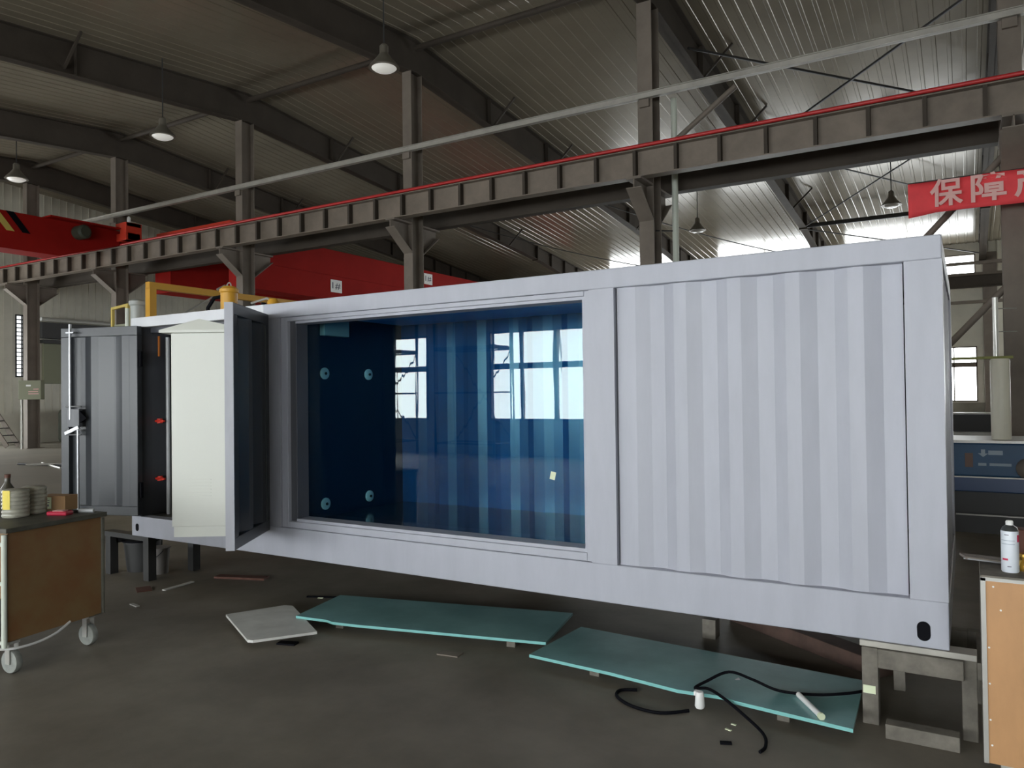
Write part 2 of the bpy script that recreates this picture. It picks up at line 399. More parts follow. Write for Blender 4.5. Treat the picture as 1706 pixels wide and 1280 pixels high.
# small fly braces between rafters and roof
fl = ['left', 'middle', 'right']
for i, x in enumerate(colx[1:5]):
    for k, yy in enumerate([2.2, 5.0, 13.5, 17.0, 20.5, 24.0]):
        b = MB(); zr = roofz(yy)
        b.bar((x + 0.06, yy, zr - 0.72), (x + 0.75, yy, zr - 0.07), 0.05, 0.05)
        pos = 'on the near slope' if k < 2 else 'on the far slope'
        b.build('fly_brace', 'steeldark', label='angle brace %s, %s from ridge, on rafter %s' % (pos, ['second', 'first', 'first', 'second', 'third', 'fourth'][k], ['behind yellow frame', 'above white cabinet', 'over middle column', 'beside white pipe'][i]), cat='brace', group='short angle braces on the rafters')
# ridge struts
rs = ['ridge strut pipe at the far left between two dark columns', 'ridge strut pipe above the left hand lamp', 'ridge strut pipe left of the middle column at the roof ridge',
      'ridge strut pipe right of the middle column at the roof ridge', 'ridge strut pipe at the top right of the roof ridge']
for i in range(5):
    MB().tube([(colx[i] + 0.13, YR, 9.93), (colx[i + 1] - 0.13, YR, 9.93)], 0.07, 10).build('ridge_strut', 'steeldark', smooth=True, label=rs[i], cat='strut', group='ridge struts between the columns')
# tie channel along the columns
t = thing('tie_beam', 'long light grey steel channel running across the columns above the crane beam', 'beam', (-4, 9.66, 7.42))
b = MB(); b.box(-23.5, 14, 9.66, 9.675, 7.40, 7.52); b.box(-23.5, 14, 9.62, 9.73, 7.51, 7.522); b.box(-23.5, 14, 9.62, 9.73, 7.40, 7.412); b.build('channel', 'galv', t)
for x in colx[:6]:
    MB().box(x - 0.1, x + 0.1, 9.68, 9.76, 7.25, 7.40).build('bracket', 'steel', t)
# crane runway beams
def runway(y, lab, rail, x0=-24.5, x1=15.5, ztop=6.27, zbot=5.745, mm='beam', stiff=True, side=-1):
    t = thing('crane_runway_beam', lab, 'beam', (0, y, zbot))
    b = MB(); b.box(x0, x1, y - 0.14, y + 0.14, ztop - 0.02, ztop); b.box(x0, x1, y - 0.12, y + 0.12, zbot, zbot + 0.02); b.box(x0, x1, y - 0.006, y + 0.006, zbot + 0.02, ztop - 0.02)
    b.build('girder', mm, t)
    if stiff:
        s0 = None
        x = x0 + 0.3
        while x < min(x1, 9):
            if s0 is None:
                s0 = MB().box(x - 0.03, x + 0.03, y - 0.125, y - 0.006, zbot + 0.02, ztop - 0.02).build('stiffener', 'steeldark', t); xb = x  # dark colour paints in the shade on the plates' sides
            else:
                c = s0.copy(); COL.objects.link(c); c.parent = t; c.matrix_parent_inverse = s0.matrix_parent_inverse.copy(); c.location = (x - xb, 0, 0)
            x += 0.80
    if rail:
        b = MB(); b.tube([(x0, y - 0.05, ztop + 0.075), (x1, y - 0.05, ztop + 0.075)], 0.035, 10); b.build('conductor_rail', 'redrail', t, smooth=True, label='thin bright red conductor rail')
        b = MB(); b.box(x0, x1, y + 0.02, y + 0.08, ztop, ztop + 0.12); b.build('crane_rail', 'steel', t)
    else:
        b = MB(); b.box(x0, x1, y - 0.04, y + 0.04, ztop, ztop + 0.12); b.build('crane_rail', 'steel', t)
    return t
runway(9.25, 'long grey crane beam with vertical stiffeners and red rail crossing the whole hall', True, ztop=6.26)
runway(10.68, 'dark crane beam just behind the columns, below the stiffened beam', False, mm='steeldark', stiff=False)
runway(32.6, 'dark crane beam along the far window wall right of the container', False, mm='steeldark', stiff=False, ztop=6.40, zbot=5.9)
b = MB(); b.box(-24, 18, 32.75, 33.0, 6.9, 7.02); b.build('wall_girt', 'steel', label='dark horizontal girt across the far high windows at right', cat='beam')
b = MB(); b.box(-24, 18, 32.9, 33.1, 5.28, 5.40); b.build('wall_girt', 'steel', label='thin dark girt on the far wall below the crane beam', cat='beam')
# diagonal braces between columns
for (a, c, lab) in (((3.05, 10.15, 7.45), (1.45, 10.15, 6.35), 'grey diagonal brace above the crane beam beside the white pipe'),
                    ((7.3, 10.15, 5.45), (4.4, 10.15, 2.35), 'thick grey diagonal brace below the red banner'),
                    ((7.25, 10.15, 3.3), (4.9, 10.15, 0.7), 'grey diagonal brace right of the container beside the silver duct')):
    MB().tube([a, c], 0.055, 10).build('diagonal_brace', 'steel', smooth=True, label=lab, cat='brace')
# thin roof cross rods (two sagging rods, two struts)
def rod(p, q, r, lab, sag=0.0):
    pts = []
    for k in range(13):
        tt = k / 12; v = Vector(p).lerp(Vector(q), tt); v.z -= sag * 4 * tt * (1 - tt); pts.append(v)
    MB().tube(pts, r, 6).build('bracing_rod', 'darkmetal', smooth=True, label=lab, cat='rod')
rod((1.5, 26.6, 8.05), (7.2, 26.6, 8.05), 0.085, 'dark strut from the rafter splice to the red banner')
rod((1.5, 12.2, 9.35), (7.25, 18.2, 8.8), 0.03, 'thin rod crossing the roof above the tie beam at upper right')
rod((7.25, 12.2, 9.25), (1.5, 18.2, 8.7), 0.03, 'thin crossing rod in the roof right of the braced rafter')
rod((1.5, 18.4, 8.85), (7.25, 26.4, 8.1), 0.025, 'thin roof rod running right toward the banner top')
rod((7.25, 18.4, 8.76), (1.5, 26.4, 8.0), 0.025, 'thin roof rod running down left to the rafter splice')
rod((1.5, 26.8, 7.95), (7.25, 33.1, 7.4), 0.025, 'thin rod under the bright roof above the container corner')
rod((-4.3, 20.5, 8.45), (1.3, 30, 7.3), 0.02, 'thin wire left of the hanging lamp near the white pipe', 0.2)
rod((-10.2, 20.5, 8.45), (-4.6, 30, 7.3), 0.02, 'thin wire under the roof above the tank window', 0.2)
# splice knots on a slanting pipe seen right of the column with the white pipe
MB().box(1.1, 1.7, YF - 0.45, YF - 0.05, 0, 7.6).build('wall_column', 'steel', label='far wall column below the spliced rafter', cat='column')
MB().box(7.35, 7.85, YF - 0.45, YF - 0.05, 0, 7.4).build('wall_column', 'steel', label='far wall column beside the windows right of the container', cat='column')

# white vertical pipe
t = thing('vertical_pipe', 'slim white vertical pipe rising behind the container through the crane beams', 'pipe', (1.775, 10.35, 0))
MB().tube([(1.775, 10.35, 0), (1.775, 10.35, 7.55)], 0.062, 16).build('pipe', 'whitepipe', t, smooth=True)
for z in (4.9, 6.6): MB().tube([(1.45, 10.1, z), (1.775, 10.35, z)], 0.015, 6).build('clamp', 'darkmetal', t)

# high bay lamps
def lamp(x, y, z, lab, s=1.0, lens='lamplens'):
    t = thing('high_bay_lamp', lab, 'lamp', (x, y, z), 'high bay lamps')
    MB().lathe((x, y, z), [(0.30 * s, 0), (0.27 * s, 0.05 * s), (0.17 * s, 0.16 * s), (0.10 * s, 0.26 * s), (0.085 * s, 0.28 * s), (0.085 * s, 0.42 * s), (0.05 * s, 0.46 * s)], 28).build('shade', 'lampshade', t, smooth=True)
    MB().lathe((x, y, z), [(0.15 * s, -0.06), (0.20 * s, -0.035), (0.24 * s, -0.004)], 24).build('lens', lens, t, smooth=True)
    MB().tube([(x, y, z + 0.46 * s), (x, y, roofz(y) - 0.04)], 0.014, 8).build('rod', 'darkmetal', t)
lamp(-2.85, 7, 8.02, 'round high bay lamp hanging beside the middle column, largest of the lamps')
lamp(-9.75, 7, 7.98, 'high bay lamp hanging in the upper left between two columns')
lamp(-16.5, 7, 8.02, 'high bay lamp at the far left edge above the red crane')
lamp(-1.35, 22, 7.38, 'dark high bay lamp hanging right of the white vertical pipe', lens='lamplensoff')
lamp(4.78, 22, 7.42, 'dark high bay lamp hanging left of the red banner', lens='lamplensoff')

# red banner
BT = thing('banner', 'red cloth banner with pale Chinese characters hung across the right side', 'banner', (5.95, 9.1, 4.4))
def banner_y(x, z): return 9.1 + 0.03 * math.sin(x * 2.3) + 0.02 * math.sin(x * 5.1 + z * 9)
bx0, bx1 = 5.95, 13.2; nx, nz = 120, 6
vs = []; fs = []
for i in range(nx + 1):
    x = bx0 + (bx1 - bx0) * i / nx
    for j in range(nz + 1):
        z = 4.415 + 0.49 * j / nz - 0.03 * math.sin(i / nx * math.pi) + (-0.05 * (1 - j / nz) * max(0, 1 - (x - bx0) / .35))
        vs.append((x, banner_y(x, z), z))
for i in range(nx):
    for j in range(nz): a = i * (nz + 1) + j; fs.append((a, a + nz + 1, a + nz + 2, a + 1))
o = MB().add(vs, fs).build('cloth', 'banner', BT, smooth=True); so = o.modifiers.new('thick', 'SOLIDIFY'); so.thickness = 0.004
MB().tube([(bx0, 9.1, 4.9), (bx1, 9.1, 4.9)], 0.008, 6).build('cord', 'darkmetal', BT)

def text_mesh(txt, size, name, m, parent, loc, rot, width=None, label=None, bold=0.0, cat=None):
    cu = bpy.data.curves.new(name, 'FONT'); cu.body = txt; cu.size = size; cu.extrude = 0.002; cu.offset = bold; cu.align_x = 'LEFT'
    to = bpy.data.objects.new(name, cu); COL.objects.link(to); bpy.context.view_layer.update()
    dg = bpy.context.evaluated_depsgraph_get(); me = bpy.data.meshes.new_from_object(to.evaluated_get(dg))
    bpy.data.objects.remove(to)
    me.materials.clear(); me.materials.append(M[m]); o = bpy.data.objects.new(name, me); COL.objects.link(o)
    xs = [v.co.x for v in me.vertices]; ys = [v.co.y for v in me.vertices]
    if xs:
        sx = (width / (max(xs) - min(xs))) if width else 1
        for v in me.vertices: v.co.x = (v.co.x - min(xs)) * sx; v.co.y -= min(ys)
    mw = Matrix.Translation(loc) @ rot
    me.transform(mw)
    if parent: o.parent = parent; bpy.context.view_layer.update(); o.matrix_parent_inverse = parent.matrix_world.inverted()
    if label: o['label'] = label
    return o
ROT = Matrix.Rotation(R(90), 4, 'X')
for ch, x, wd in (('保', 6.25, 0.44), ('障', 6.79, 0.45), ('产', 7.33, 0.45)):
    text_mesh(ch, 0.44, 'lettering', 'bannertext', BT, (x, 9.045, 4.475), ROT, wd, bold=0.010)

# ================================================================= RED CRANES
t = thing('overhead_crane', 'dark red overhead crane at the left with yellow and black stripes', 'crane', (-15.4, 9.2, 5.7))
b = MB(); b.prism([(-12, 5.72), (7.4, 5.72), (9.15, 6.30), (9.15, 6.72), (-12, 6.72)], 'x', -15.75, -15.0); b.build('bridge_girder', 'red', t, bevel=0.01)
b = MB(); b.box(-16.4, -14.45, 9.05, 9.45, 6.40, 6.62); b.box(-14.75, -14.45, 9.0, 9.5, 6.40, 6.92); b.box(-16.1, -15.75, 9.0, 9.5, 6.40, 6.9); b.box(-15.0, -14.45, 9.02, 9.48, 6.80, 6.92); b.build('end_truck', 'redor', t, bevel=0.01, label='bright orange-red end truck')
for k in range(6):
    y = 4.0 + k * 0.40
    MB().add([(-14.995, y, 6.72), (-14.995, y + 0.2, 6.72), (-14.995, y + 0.62, 6.2), (-14.995, y + 0.42, 6.2), (-14.99, y, 6.72), (-14.99, y + 0.2, 6.72), (-14.99, y + 0.62, 6.2), (-14.99, y + 0.42, 6.2)],
             [(0, 1, 2, 3), (4, 5, 6, 7), (0, 1, 5, 4), (1, 2, 6, 5), (2, 3, 7, 6), (3, 0, 4, 7)]).build('warning_stripe', 'paleyellow' if k % 2 == 0 else 'black', t)
MB().lathe((-14.8, 7.9, 6.45), [(0.16, -0.2), (0.2, -0.18), (0.2, 0.15), (0.14, 0.2)], 18, 'x').build('travel_motor', 'darkgreen', t, smooth=True, label='dark green drive motor')
MB().box(-16.1, -14.7, 7.0, 9.0, 6.72, 6.76).build('service_plate', 'red', t)
MB().lathe((-14.62, 9.2, 6.95), [(0.05, 0), (0.05, 0.14), (0.02, 0.18)], 10).build('signal_light', 'white', t)
t = thing('overhead_crane', 'red overhead crane in the far bay behind the columns, with white label plates', 'crane', (-13, 10.7, 5.7))
b = MB(); b.box(-12.3, -11.5, 10.9, 32.3, 4.95, 6.62); b.build('bridge_girder', 'red', t, bevel=0.01, label='nearer red girder')
b = MB(); b.box(-15.9, -15.1, 10.9, 32.3, 5.10, 6.62); b.build('bridge_girder', 'red', t, bevel=0.01, label='farther red girder')
b = MB(); b.box(-15.2, -11.7, 10.48, 10.88, 6.42, 6.90); b.build('end_truck', 'redor', t, bevel=0.01)
b = MB(); b.box(-11.49, -11.46, 10.9, 32.3, 5.75, 5.82); b.build('girder_rib', 'red', t)
for (y, z) in ((14.6, 5.2), (19.7, 6.08)):
    p = MB().box(-11.495, -11.48, y - 0.26, y + 0.26, z, z + 0.42).build('label_plate', 'white', t)
    text_mesh('1#', 0.30, 'lettering', 'greyprint', p, (-11.47, y - 0.2, z + 0.1), Matrix.Rotation(R(90), 4, 'Z') @ ROT, 0.38)

# ================================================================= CONTAINER
L_, W_, Z0, Z1 = 6.588, 2.44, 0.416, 2.437
C = thing('shipping_container', 'large lavender-grey container with a blue tank window, ribbed panel and open doors', 'container', (3.3, 1.2, Z0))
def cpart(b, n, m, parent=None, **k): return b.build(n, m, parent or C, **k)
# frame
cpart(MB().prism([(0, Z0), (L_, Z0), (L_, 0.648), (1.80, 0.648), (1.80, 0.60), (0, 0.60)], 'y', 0, 0.10), 'bottom_rail', 'paint', bevel=0.006)
cpart(MB().box(1.80, L_, 0, 0.10, 2.318, Z1), 'top_rail', 'paint', bevel=0.006)
cpart(MB().box(0, 1.7995, 0, 0.10, 2.345, Z1), 'top_rail', 'palepaint', bevel=0.004, label='paler, almost white rail over the doors')
cpart(MB().box(0, 0.118, 0, 0.15, 0.6005, 2.3445), 'corner_post', 'paint')
cpart(MB().box(6.422, L_, 0, 0.16, 0.6485, 2.3175), 'corner_post', 'paint')
cpart(MB().box(0, 0.15, W_ - 0.15, W_, 0.6, Z1), 'corner_post', 'paint', bevel=0.006)
cpart(MB().box(L_ - 0.15, L_, W_ - 0.15, W_, 0.6, Z1), 'corner_post', 'paint', bevel=0.006)
cpart(MB().box(1.80, 1.985, 0.0, 0.10, 0.6485, 2.3175), 'door_post', 'postpaint', label='grey post between doors and window, shade in its colour')  # post colour darkened to hold the dim glancing light there
cpart(MB().box(4.70, 4.865, 0, 0.10, 0.6485, 2.3175), 'middle_post', 'paint')
for (za, zb) in ((Z0, 0.6), (2.345, Z1)): cpart(MB().box(0, L_, W_ - 0.1, W_, za, zb), 'rear_rail', 'paint', bevel=0.006)
for (xa, xb) in ((L_ - 0.1, L_), (0, 0.1)):
    for (za, zb) in ((Z0, 0.6), (2.345, Z1)): cpart(MB().box(xa, xb, 0.1, W_ - 0.1, za, zb), 'end_rail', 'paint', bevel=0.006)
def corr(b, x0, x1, y_out, y_in, z0, z1, per=0.311, off=0.0, th=0.004):
    # outer flat, slope in, inner flat, slope out
    pts = []; x = x0
    pts.append((x0, y_out))
    x = x0 + off
    while x < x1:
        for dx, yy in ((0.0, y_out), (0.083, y_in), (0.170, y_in), (0.236, y_out)):
            if x0 < x + dx < x1: pts.append((x + dx, yy))
        x += per
    pts.append((x1, pts[-1][1]))
    vs = [(p[0], p[1], z) for z in (z0, z1) for p in pts] + [(p[0], p[1] + th, z) for z in (z0, z1) for p in pts]
    n = len(pts); fs = []
    for i in range(n - 1):
        fs += [(i, i + 1, n + i + 1, n + i), (2 * n + i, 3 * n + i, 3 * n + i + 1, 2 * n + i + 1), (i, 2 * n + i, 2 * n + i + 1, i + 1), (n + i, n + i + 1, 3 * n + i + 1, 3 * n + i)]
    fs += [(0, n, 3 * n, 2 * n), (n - 1, 3 * n - 1, 4 * n - 1, 2 * n - 1)]
    return b.add(vs, fs)
cpart(corr(MB(), 4.873, 6.413, 0.034, 0.062, 0.640, 2.325, off=0.117), 'ribbed_panel', 'paint')
# right end panel, ribbed
TE = Matrix.Translation((L_, 0, 0)) @ Matrix.Rotation(R(90), 4, 'Z')
cpart(corr(MB(TE), 0.12, W_ - 0.12, 0.012, 0.05, 0.6, 2.35, off=0.1), 'end_panel', 'paint')
TB = Matrix.Translation((L_, W_, 0)) @ Matrix.Rotation(R(180), 4, 'Z')
cpart(corr(MB(TB), 0.12, L_ - 0.12, 0.012, 0.05, 0.6, 2.35, off=0.1), 'rear_panel', 'paint')
cpart(MB().box(0.02, L_ - 0.02, 0.02, W_ - 0.02, 2.39, 2.41), 'roof_sheet', 'paint')
cpart(MB().box(0.02, L_ - 0.02, 0.1, W_ - 0.02, 0.52, 0.60), 'floor_deck', 'darktop')
# corner casting holes
def oval(b, x, z, w, h, y, dep, n=20):
    pts = []
    for k in range(n):
        a = 2 * math.pi * k / n; cx = math.cos(a) * w / 2; s = math.sin(a) * w / 2
        pts.append((x + cx, z + s + (h / 2 - w / 2) * (1 if s > 0 else -1)))
    return b.prism(pts, 'y', y, y + dep)
cpart(oval(MB(), 6.479, 0.497, 0.060, 0.095, -0.003, 0.02), 'casting_hole', 'black', label='black oval hole')
cpart(oval(MB(), 0.085, 0.497, 0.045, 0.07, -0.003, 0.02), 'casting_hole', 'black', label='black oval hole')
# tank window frame
wf = cpart(MB().box(1.986, 2.055, 0.015, 0.099, 0.649, 2.317).box(4.66, 4.699, 0.015, 0.099, 0.649, 2.317)
           .box(2.055, 4.66, 0.015, 0.099, 0.649, 0.70).box(2.055, 4.66, 0.015, 0.099, 2.285, 2.317), 'window_frame', 'paint', bevel=0.004)
cpart(MB().box(2.055, 2.125, 0.045, 0.168, 0.69, 2.30), 'window_jamb', 'paintdark', bevel=0.004)  # dark grey carries the shade on the reveal left of the glass
cpart(MB().box(2.125, 4.64, 0.035, 0.168, 0.69, 0.722).box(2.125, 4.64, 0.035, 0.168, 2.265, 2.29).box(4.64, 4.66, 0.03, 0.168, 0.69, 2.29), 'glazing_bead', 'paint', bevel=0.003)
cpart(MB().box(2.06, 4.66, 0.170, 0.176, 0.70, 2.285), 'glass_pane', 'glass')
cpart(MB().add([(4.323, 0.166, 1.125), (4.360, 0.166, 1.117), (4.372, 0.166, 1.167), (4.335, 0.166, 1.175), (4.323, 0.169, 1.125), (4.360, 0.169, 1.117), (4.372, 0.169, 1.167), (4.335, 0.169, 1.175)],
              [(0, 1, 2, 3), (4, 5, 6, 7), (0, 1, 5, 4), (1, 2, 6, 5), (2, 3, 7, 6), (3, 0, 4, 7)]), 'sticker', 'paper', label='small pale paper sticker')
# tank lining
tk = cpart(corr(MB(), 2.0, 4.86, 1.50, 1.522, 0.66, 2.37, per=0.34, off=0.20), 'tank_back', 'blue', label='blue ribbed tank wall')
cpart(MB().box(1.99, 2.0, 0.12, 1.56, 0.66, 2.37), 'tank_end', 'blueshade', label='blue tank end wall with shade in its colour')  # shaded copy of the tank blue, for the wall with little light
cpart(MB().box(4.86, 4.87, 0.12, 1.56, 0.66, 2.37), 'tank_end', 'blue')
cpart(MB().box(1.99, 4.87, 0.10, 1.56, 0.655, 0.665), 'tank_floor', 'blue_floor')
cpart(MB().box(1.99, 4.87, 0.10, 1.56, 2.36, 2.37), 'tank_top', 'blue_ceil', label='blue tank ceiling with light in its colour')  # lit copy of the tank blue, brightened in place of light
for (y, z) in ((0.47, 1.88), (1.02, 1.88), (0.47, 0.775), (1.02, 0.775)):
    nz_ = cpart(MB().lathe((2.001, y, z), [(0.050, 0), (0.050, 0.012), (0.040, 0.018), (0.016, 0.018)], 22, 'x'), 'nozzle', 'white', smooth=True)
    cpart(MB().lathe((2.019, y, z), [(0.012, 0), (0.012, 0.008), (0.008, 0.010)], 12, 'x'), 'nozzle_eye', 'darkmetal', nz_)
cpart(MB().box(2.001, 2.06, 0.42, 0.72, 2.20, 2.355), 'skimmer', 'greycan', bevel=0.005, label='grey skimmer box')
# compartment partition and cross members
cpart(MB().box(1.86, 1.885, 0.12, W_ - 0.1, 0.6, 2.39), 'partition', 'paintdark')
cpart(MB().box(0.119, 0.135, 0.004, 0.30, 0.601, 2.344), 'jamb_shade', 'paintdark')  # dark plate added to paint shade on the post's inner side
cpart(MB().box(0.02, 0.03, 0.15, W_ - 0.15, 0.601, 2.344), 'end_panel', 'paintdark')
cpart(MB().box(0.15, 1.8, 0.10, 0.14, 2.30, 2.345), 'door_header', 'paintdark')

# doors
def door(hx, hy, dx, dy, flip, nm_label, rods):
    # local x along leaf from the hinge, local y = thickness (outside positive y = -normal), z up
    d = Vector((dx, dy)).normalized()
    T = Matrix(((d.x, -d.y, 0, hx), (d.y, d.x, 0, hy), (0, 0, 1, 0), (0, 0, 0, 1)))
    Wd = 0.83; z0, z1 = 0.618, 2.352; f = 0.085; th = 0.06
    leaf = MB(T).box(0, Wd, 0, th, z0, z0 + f).box(0, Wd, 0, th, z1 - f, z1).box(0, f, 0, th, z0 + f, z1 - f).box(Wd - f, Wd, 0, th, z0 + f, z1 - f)
    lf = cpart(leaf, 'door_leaf', 'paintdoor', bevel=0.004, label=nm_label)
    pn = MB(T)
    pts = [(f, 0.048), (0.17, 0.048), (0.27, 0.006), (0.29, 0.006), (0.42, 0.052), (0.50, 0.052), (0.60, 0.010), (Wd - f, 0.010)]
    n = len(pts); vs = [(p[0], p[1], z) for z in (z0 + f, z1 - f) for p in pts] + [(p[0], p[1] + 0.004, z) for z in (z0 + f, z1 - f) for p in pts]
    fs = []
    for i in range(n - 1): fs += [(i, i + 1, n + i + 1, n + i), (2 * n + i, 3 * n + i, 3 * n + i + 1, 2 * n + i + 1)]
    pn.add(vs, fs); pn.build('door_panel', 'paintdoor', lf)
    for z in (0.80, 1.10, 1.95, 2.22) if not rods else (0.85, 2.05):
        hg = MB(T); hg.tube([(-0.012, 0.03, z - 0.07), (-0.012, 0.03, z + 0.07)], 0.018, 10); hg.box(-0.012, 0.05, 0.02, 0.03, z - 0.06, z + 0.06); hg.build('hinge', 'black', lf)
    return T, lf
T1, lf1 = door(0.185, -0.012, -0.78, -0.25, False, 'dark grey ribbed left door leaf with locking rods', True)
# left door: visible face is local +y side? rods stand on the camera side
rb = MB(T1); y_ = 0.10
RX = 0.69
rb.tube([(RX, y_, 1.50), (RX, y_, 2.385)], 0.012, 10)
rb.build('lock_rod', 'chrome', lf1, smooth=True)
MB(T1).tube([(RX - 0.085, y_, 0.66), (RX - 0.085, y_, 1.42)], 0.012, 10).build('lock_rod', 'chrome', lf1, smooth=True)
b = MB(T1)
for z in (1.36, 1.40, 1.62): b.tube([(RX + 0.05, y_, z), (RX - 0.12, y_, z)], 0.007, 8)
b.build('rod_guide', 'chrome', lf1)
MB(T1).box(RX - 0.10, RX + 0.03, 0.062, 0.105, 1.43, 1.60).build('lock_box', 'paintdark', lf1, bevel=0.004)
MB(T1).add([(RX - 0.10, 0.065, 1.47), (RX - 0.10, 0.065, 1.58), (RX - 0.16, 0.07, 1.51), (RX - 0.10, 0.10, 1.47), (RX - 0.10, 0.10, 1.58), (RX - 0.16, 0.08, 1.51)],
           [(0, 1, 2), (3, 4, 5), (0, 1, 4, 3), (1, 2, 5, 4), (2, 0, 3, 5)]).build('handle', 'black', lf1)
MB(T1).bar((RX + 0.05, 0.105, 1.37), (RX - 0.10, 0.105, 1.43), 0.02, 0.03).build('handle_bar', 'chrome', lf1)
MB(T1).box(RX - 0.045, RX + 0.04, 0.06, 0.11, 2.30, 2.312).build('rod_keeper', 'chrome', lf1)
T2, lf2 = door(1.80, -0.02, 0.44, -0.70, True, 'dark ribbed right door leaf standing open', False)
# bright free edge of the right leaf
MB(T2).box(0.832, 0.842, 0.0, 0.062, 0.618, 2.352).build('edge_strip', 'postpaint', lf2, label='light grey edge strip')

# ---------------- white electrical cabinet fixed to the open leaf
CD = Vector((0.53, -0.848)); CN = Vector((0.848, 0.53))
o2 = Vector((1.452, -0.593))
TC = Matrix(((CN.x, -CD.x, 0, o2.x), (CN.y, -CD.y, 0, o2.y), (0, 0, 1, 0), (0, 0, 0, 1)))
cab = thing('electrical_cabinet', 'tall white electrical cabinet with a peaked roof on the open container door', 'cabinet', (1.6, -0.5, 0.62))
CW = 0.545
MB(TC).box(0, CW, 0, 0.28, 0.70, 2.185).build('body', 'whitecab', cab, bevel=0.004)
MB(TC).box(0.012, CW - 0.004, 0.006, 0.27, 0.622, 0.70).build('plinth', 'whitecab', cab)
MB(TC).box(-0.07, CW + 0.05, -0.05, 0.33, 2.185, 2.205).add([(-0.07, -0.05, 2.205), (CW + 0.05, -0.05, 2.205), (CW + 0.05, 0.33, 2.205), (-0.07, 0.33, 2.205), (CW * 0.42, -0.03, 2.29), (CW * 0.42, 0.31, 2.29)],
    [(0, 1, 4), (2, 3, 5), (1, 2, 5, 4), (3, 0, 4, 5), (0, 3, 2, 1)]).build('roof', 'whitecab', cab)
b = MB(TC)
for k in range(6): b.box(0.12, 0.30, -0.004, 0.0, 0.93 + k * 0.025, 0.938 + k * 0.025)
b.build('louvre', 'whitecab', cab)

# ---------------- pipework in the compartment
pp = thing('pipe_manifold', 'grey pump pipework with red valve handles inside the left doorway', 'pipes', (0.35, 0.35, 0.6))
MB().tube([(0.235, 0.22, 0.60), (0.235, 0.22, 2.26)], 0.020, 12).build('riser_pipe', 'pvclight', pp, smooth=True)
MB().tube([(0.27, 0.36, 0.60), (0.27, 0.36, 1.30), (0.30, 0.40, 1.42), (0.5, 0.55, 1.46), (1.4, 0.7, 1.46)], 0.04, 12).build('main_pipe', 'pvc', pp, smooth=True)
MB().lathe((0.25, 0.34, 0.72), [(0.05, 0), (0.06, 0.02), (0.06, 0.18), (0.04, 0.22), (0.04, 0.33), (0.055, 0.35), (0.055, 0.42), (0.035, 0.44)], 16).build('filter_housing', 'pvc', pp, smooth=True)
MB().lathe((0.25, 0.34, 1.52), [(0.05, 0), (0.05, 0.08), (0.035, 0.1), (0.035, 0.22), (0.05, 0.24), (0.05, 0.28)], 16).build('valve_body', 'pvc', pp, smooth=True)
MB().box(0.185, 0.205, 0.15, 0.16, 2.08, 2.27).build('copper_bracket', 'orange', pp, label='orange bracket')
for z in (1.475, 0.935):
    b = MB(); b.bar((0.10, 0.16, z), (0.26, 0.16, z), 0.022, 0.020); b.lathe((0.165, 0.18, z - 0.022), [(0.026, 0), (0.026, 0.044)], 12)
    b.build('valve_handle', 'valvered', pp, bevel=0.003, label='red valve handle')
b = MB()
b.tube([(1.77, 0.3, 0.62), (1.77, 0.3, 2.2)], 0.022, 10); b.tube([(1.70, 0.25, 0.62), (1.70, 0.25, 1.65)], 0.03, 10)
b.build('riser_pipe', 'pvclight', pp, smooth=True)
MB().box(0.5, 1.4, 0.7, 1.6, 0.60, 1.2).build('pump_housing', 'pvc', pp, bevel=0.02)
MB().lathe((1.1, 1.0, 1.2), [(0.25, 0), (0.28, 0.05), (0.28, 0.5), (0.12, 0.68)], 20).build('filter_tank', 'darkgreen', pp, smooth=True)

# ================================================================= SUPPORTS
st = thing('support_stand', 'weathered timber trestle under the right corner of the container', 'stand', (6.44, 0.2, 0))
ZT = Z0
b = MB().box(6.19, 6.70, -0.01, 0.10, 0.385, ZT - 0.001); b.build('top_plate', 'galv', st, bevel=0.003, label='pale steel top plate')
MB().box(6.275, 6.645, -0.03, 0.05, 0.29, 0.384).build('cross_beam', 'timber', st, bevel=0.004)
for (x0, x1, y0, y1, n) in ((6.20, 6.275, -0.02, 0.06, 0), (6.635, 6.70, 0.0, 0.07, 0), (6.30, 6.36, 0.52, 0.58, 1), (6.66, 6.72, 0.52, 0.58, 1)):
    MB().box(x0, x1, y0, y1, 0.0, 0.384).build('leg', 'timber', st, bevel=0.004)
MB().box(6.28, 6.66, 0.50, 0.56, 0.29, 0.384).build('cross_beam', 'timber', st)
MB().box(6.20, 6.27, 0.06, 0.52, 0.30, 0.38).build('side_rail', 'timber', st)
MB().box(6.36, 6.66, 0.50, 0.56, 0.13, 0.18).build('stretcher', 'timber', st, bevel=0.004)
MB().box(6.70, 6.76, -0.0, 0.55, 0.30, 0.38).build('side_rail', 'timber', st)
MB().box(6.205, 6.262, -0.024, -0.021, 0.155, 0.195).build('tape_patch', 'paper', st, label='torn pale tape patch')
MB().box(6.315, 6.625, -0.16, -0.08, 0.0, 0.07).build('foot_timber', 'timber', label='short squared timber lying in front of the trestle', cat='timber', bevel=0.004)
sl = thing('support_stand', 'dark steel trestle under the left corner of the container behind the cart', 'stand', (0.2, 0.3, 0))
for (x, y) in ((0.15, 0.08), (0.15, 0.55), (-0.45, 0.08), (-0.45, 0.55)):
    MB().box(x - 0.04, x + 0.04, y - 0.04, y + 0.04, 0, 0.37).build('leg', 'darkmetal', sl)
MB().box(-0.5, 0.22, 0.02, 0.12, 0.37, Z0 - 0.001).build('top_bar', 'darkmetal', sl); MB().box(-0.5, 0.22, 0.5, 0.6, 0.37, Z0 - 0.001).build('top_bar', 'darkmetal', sl)
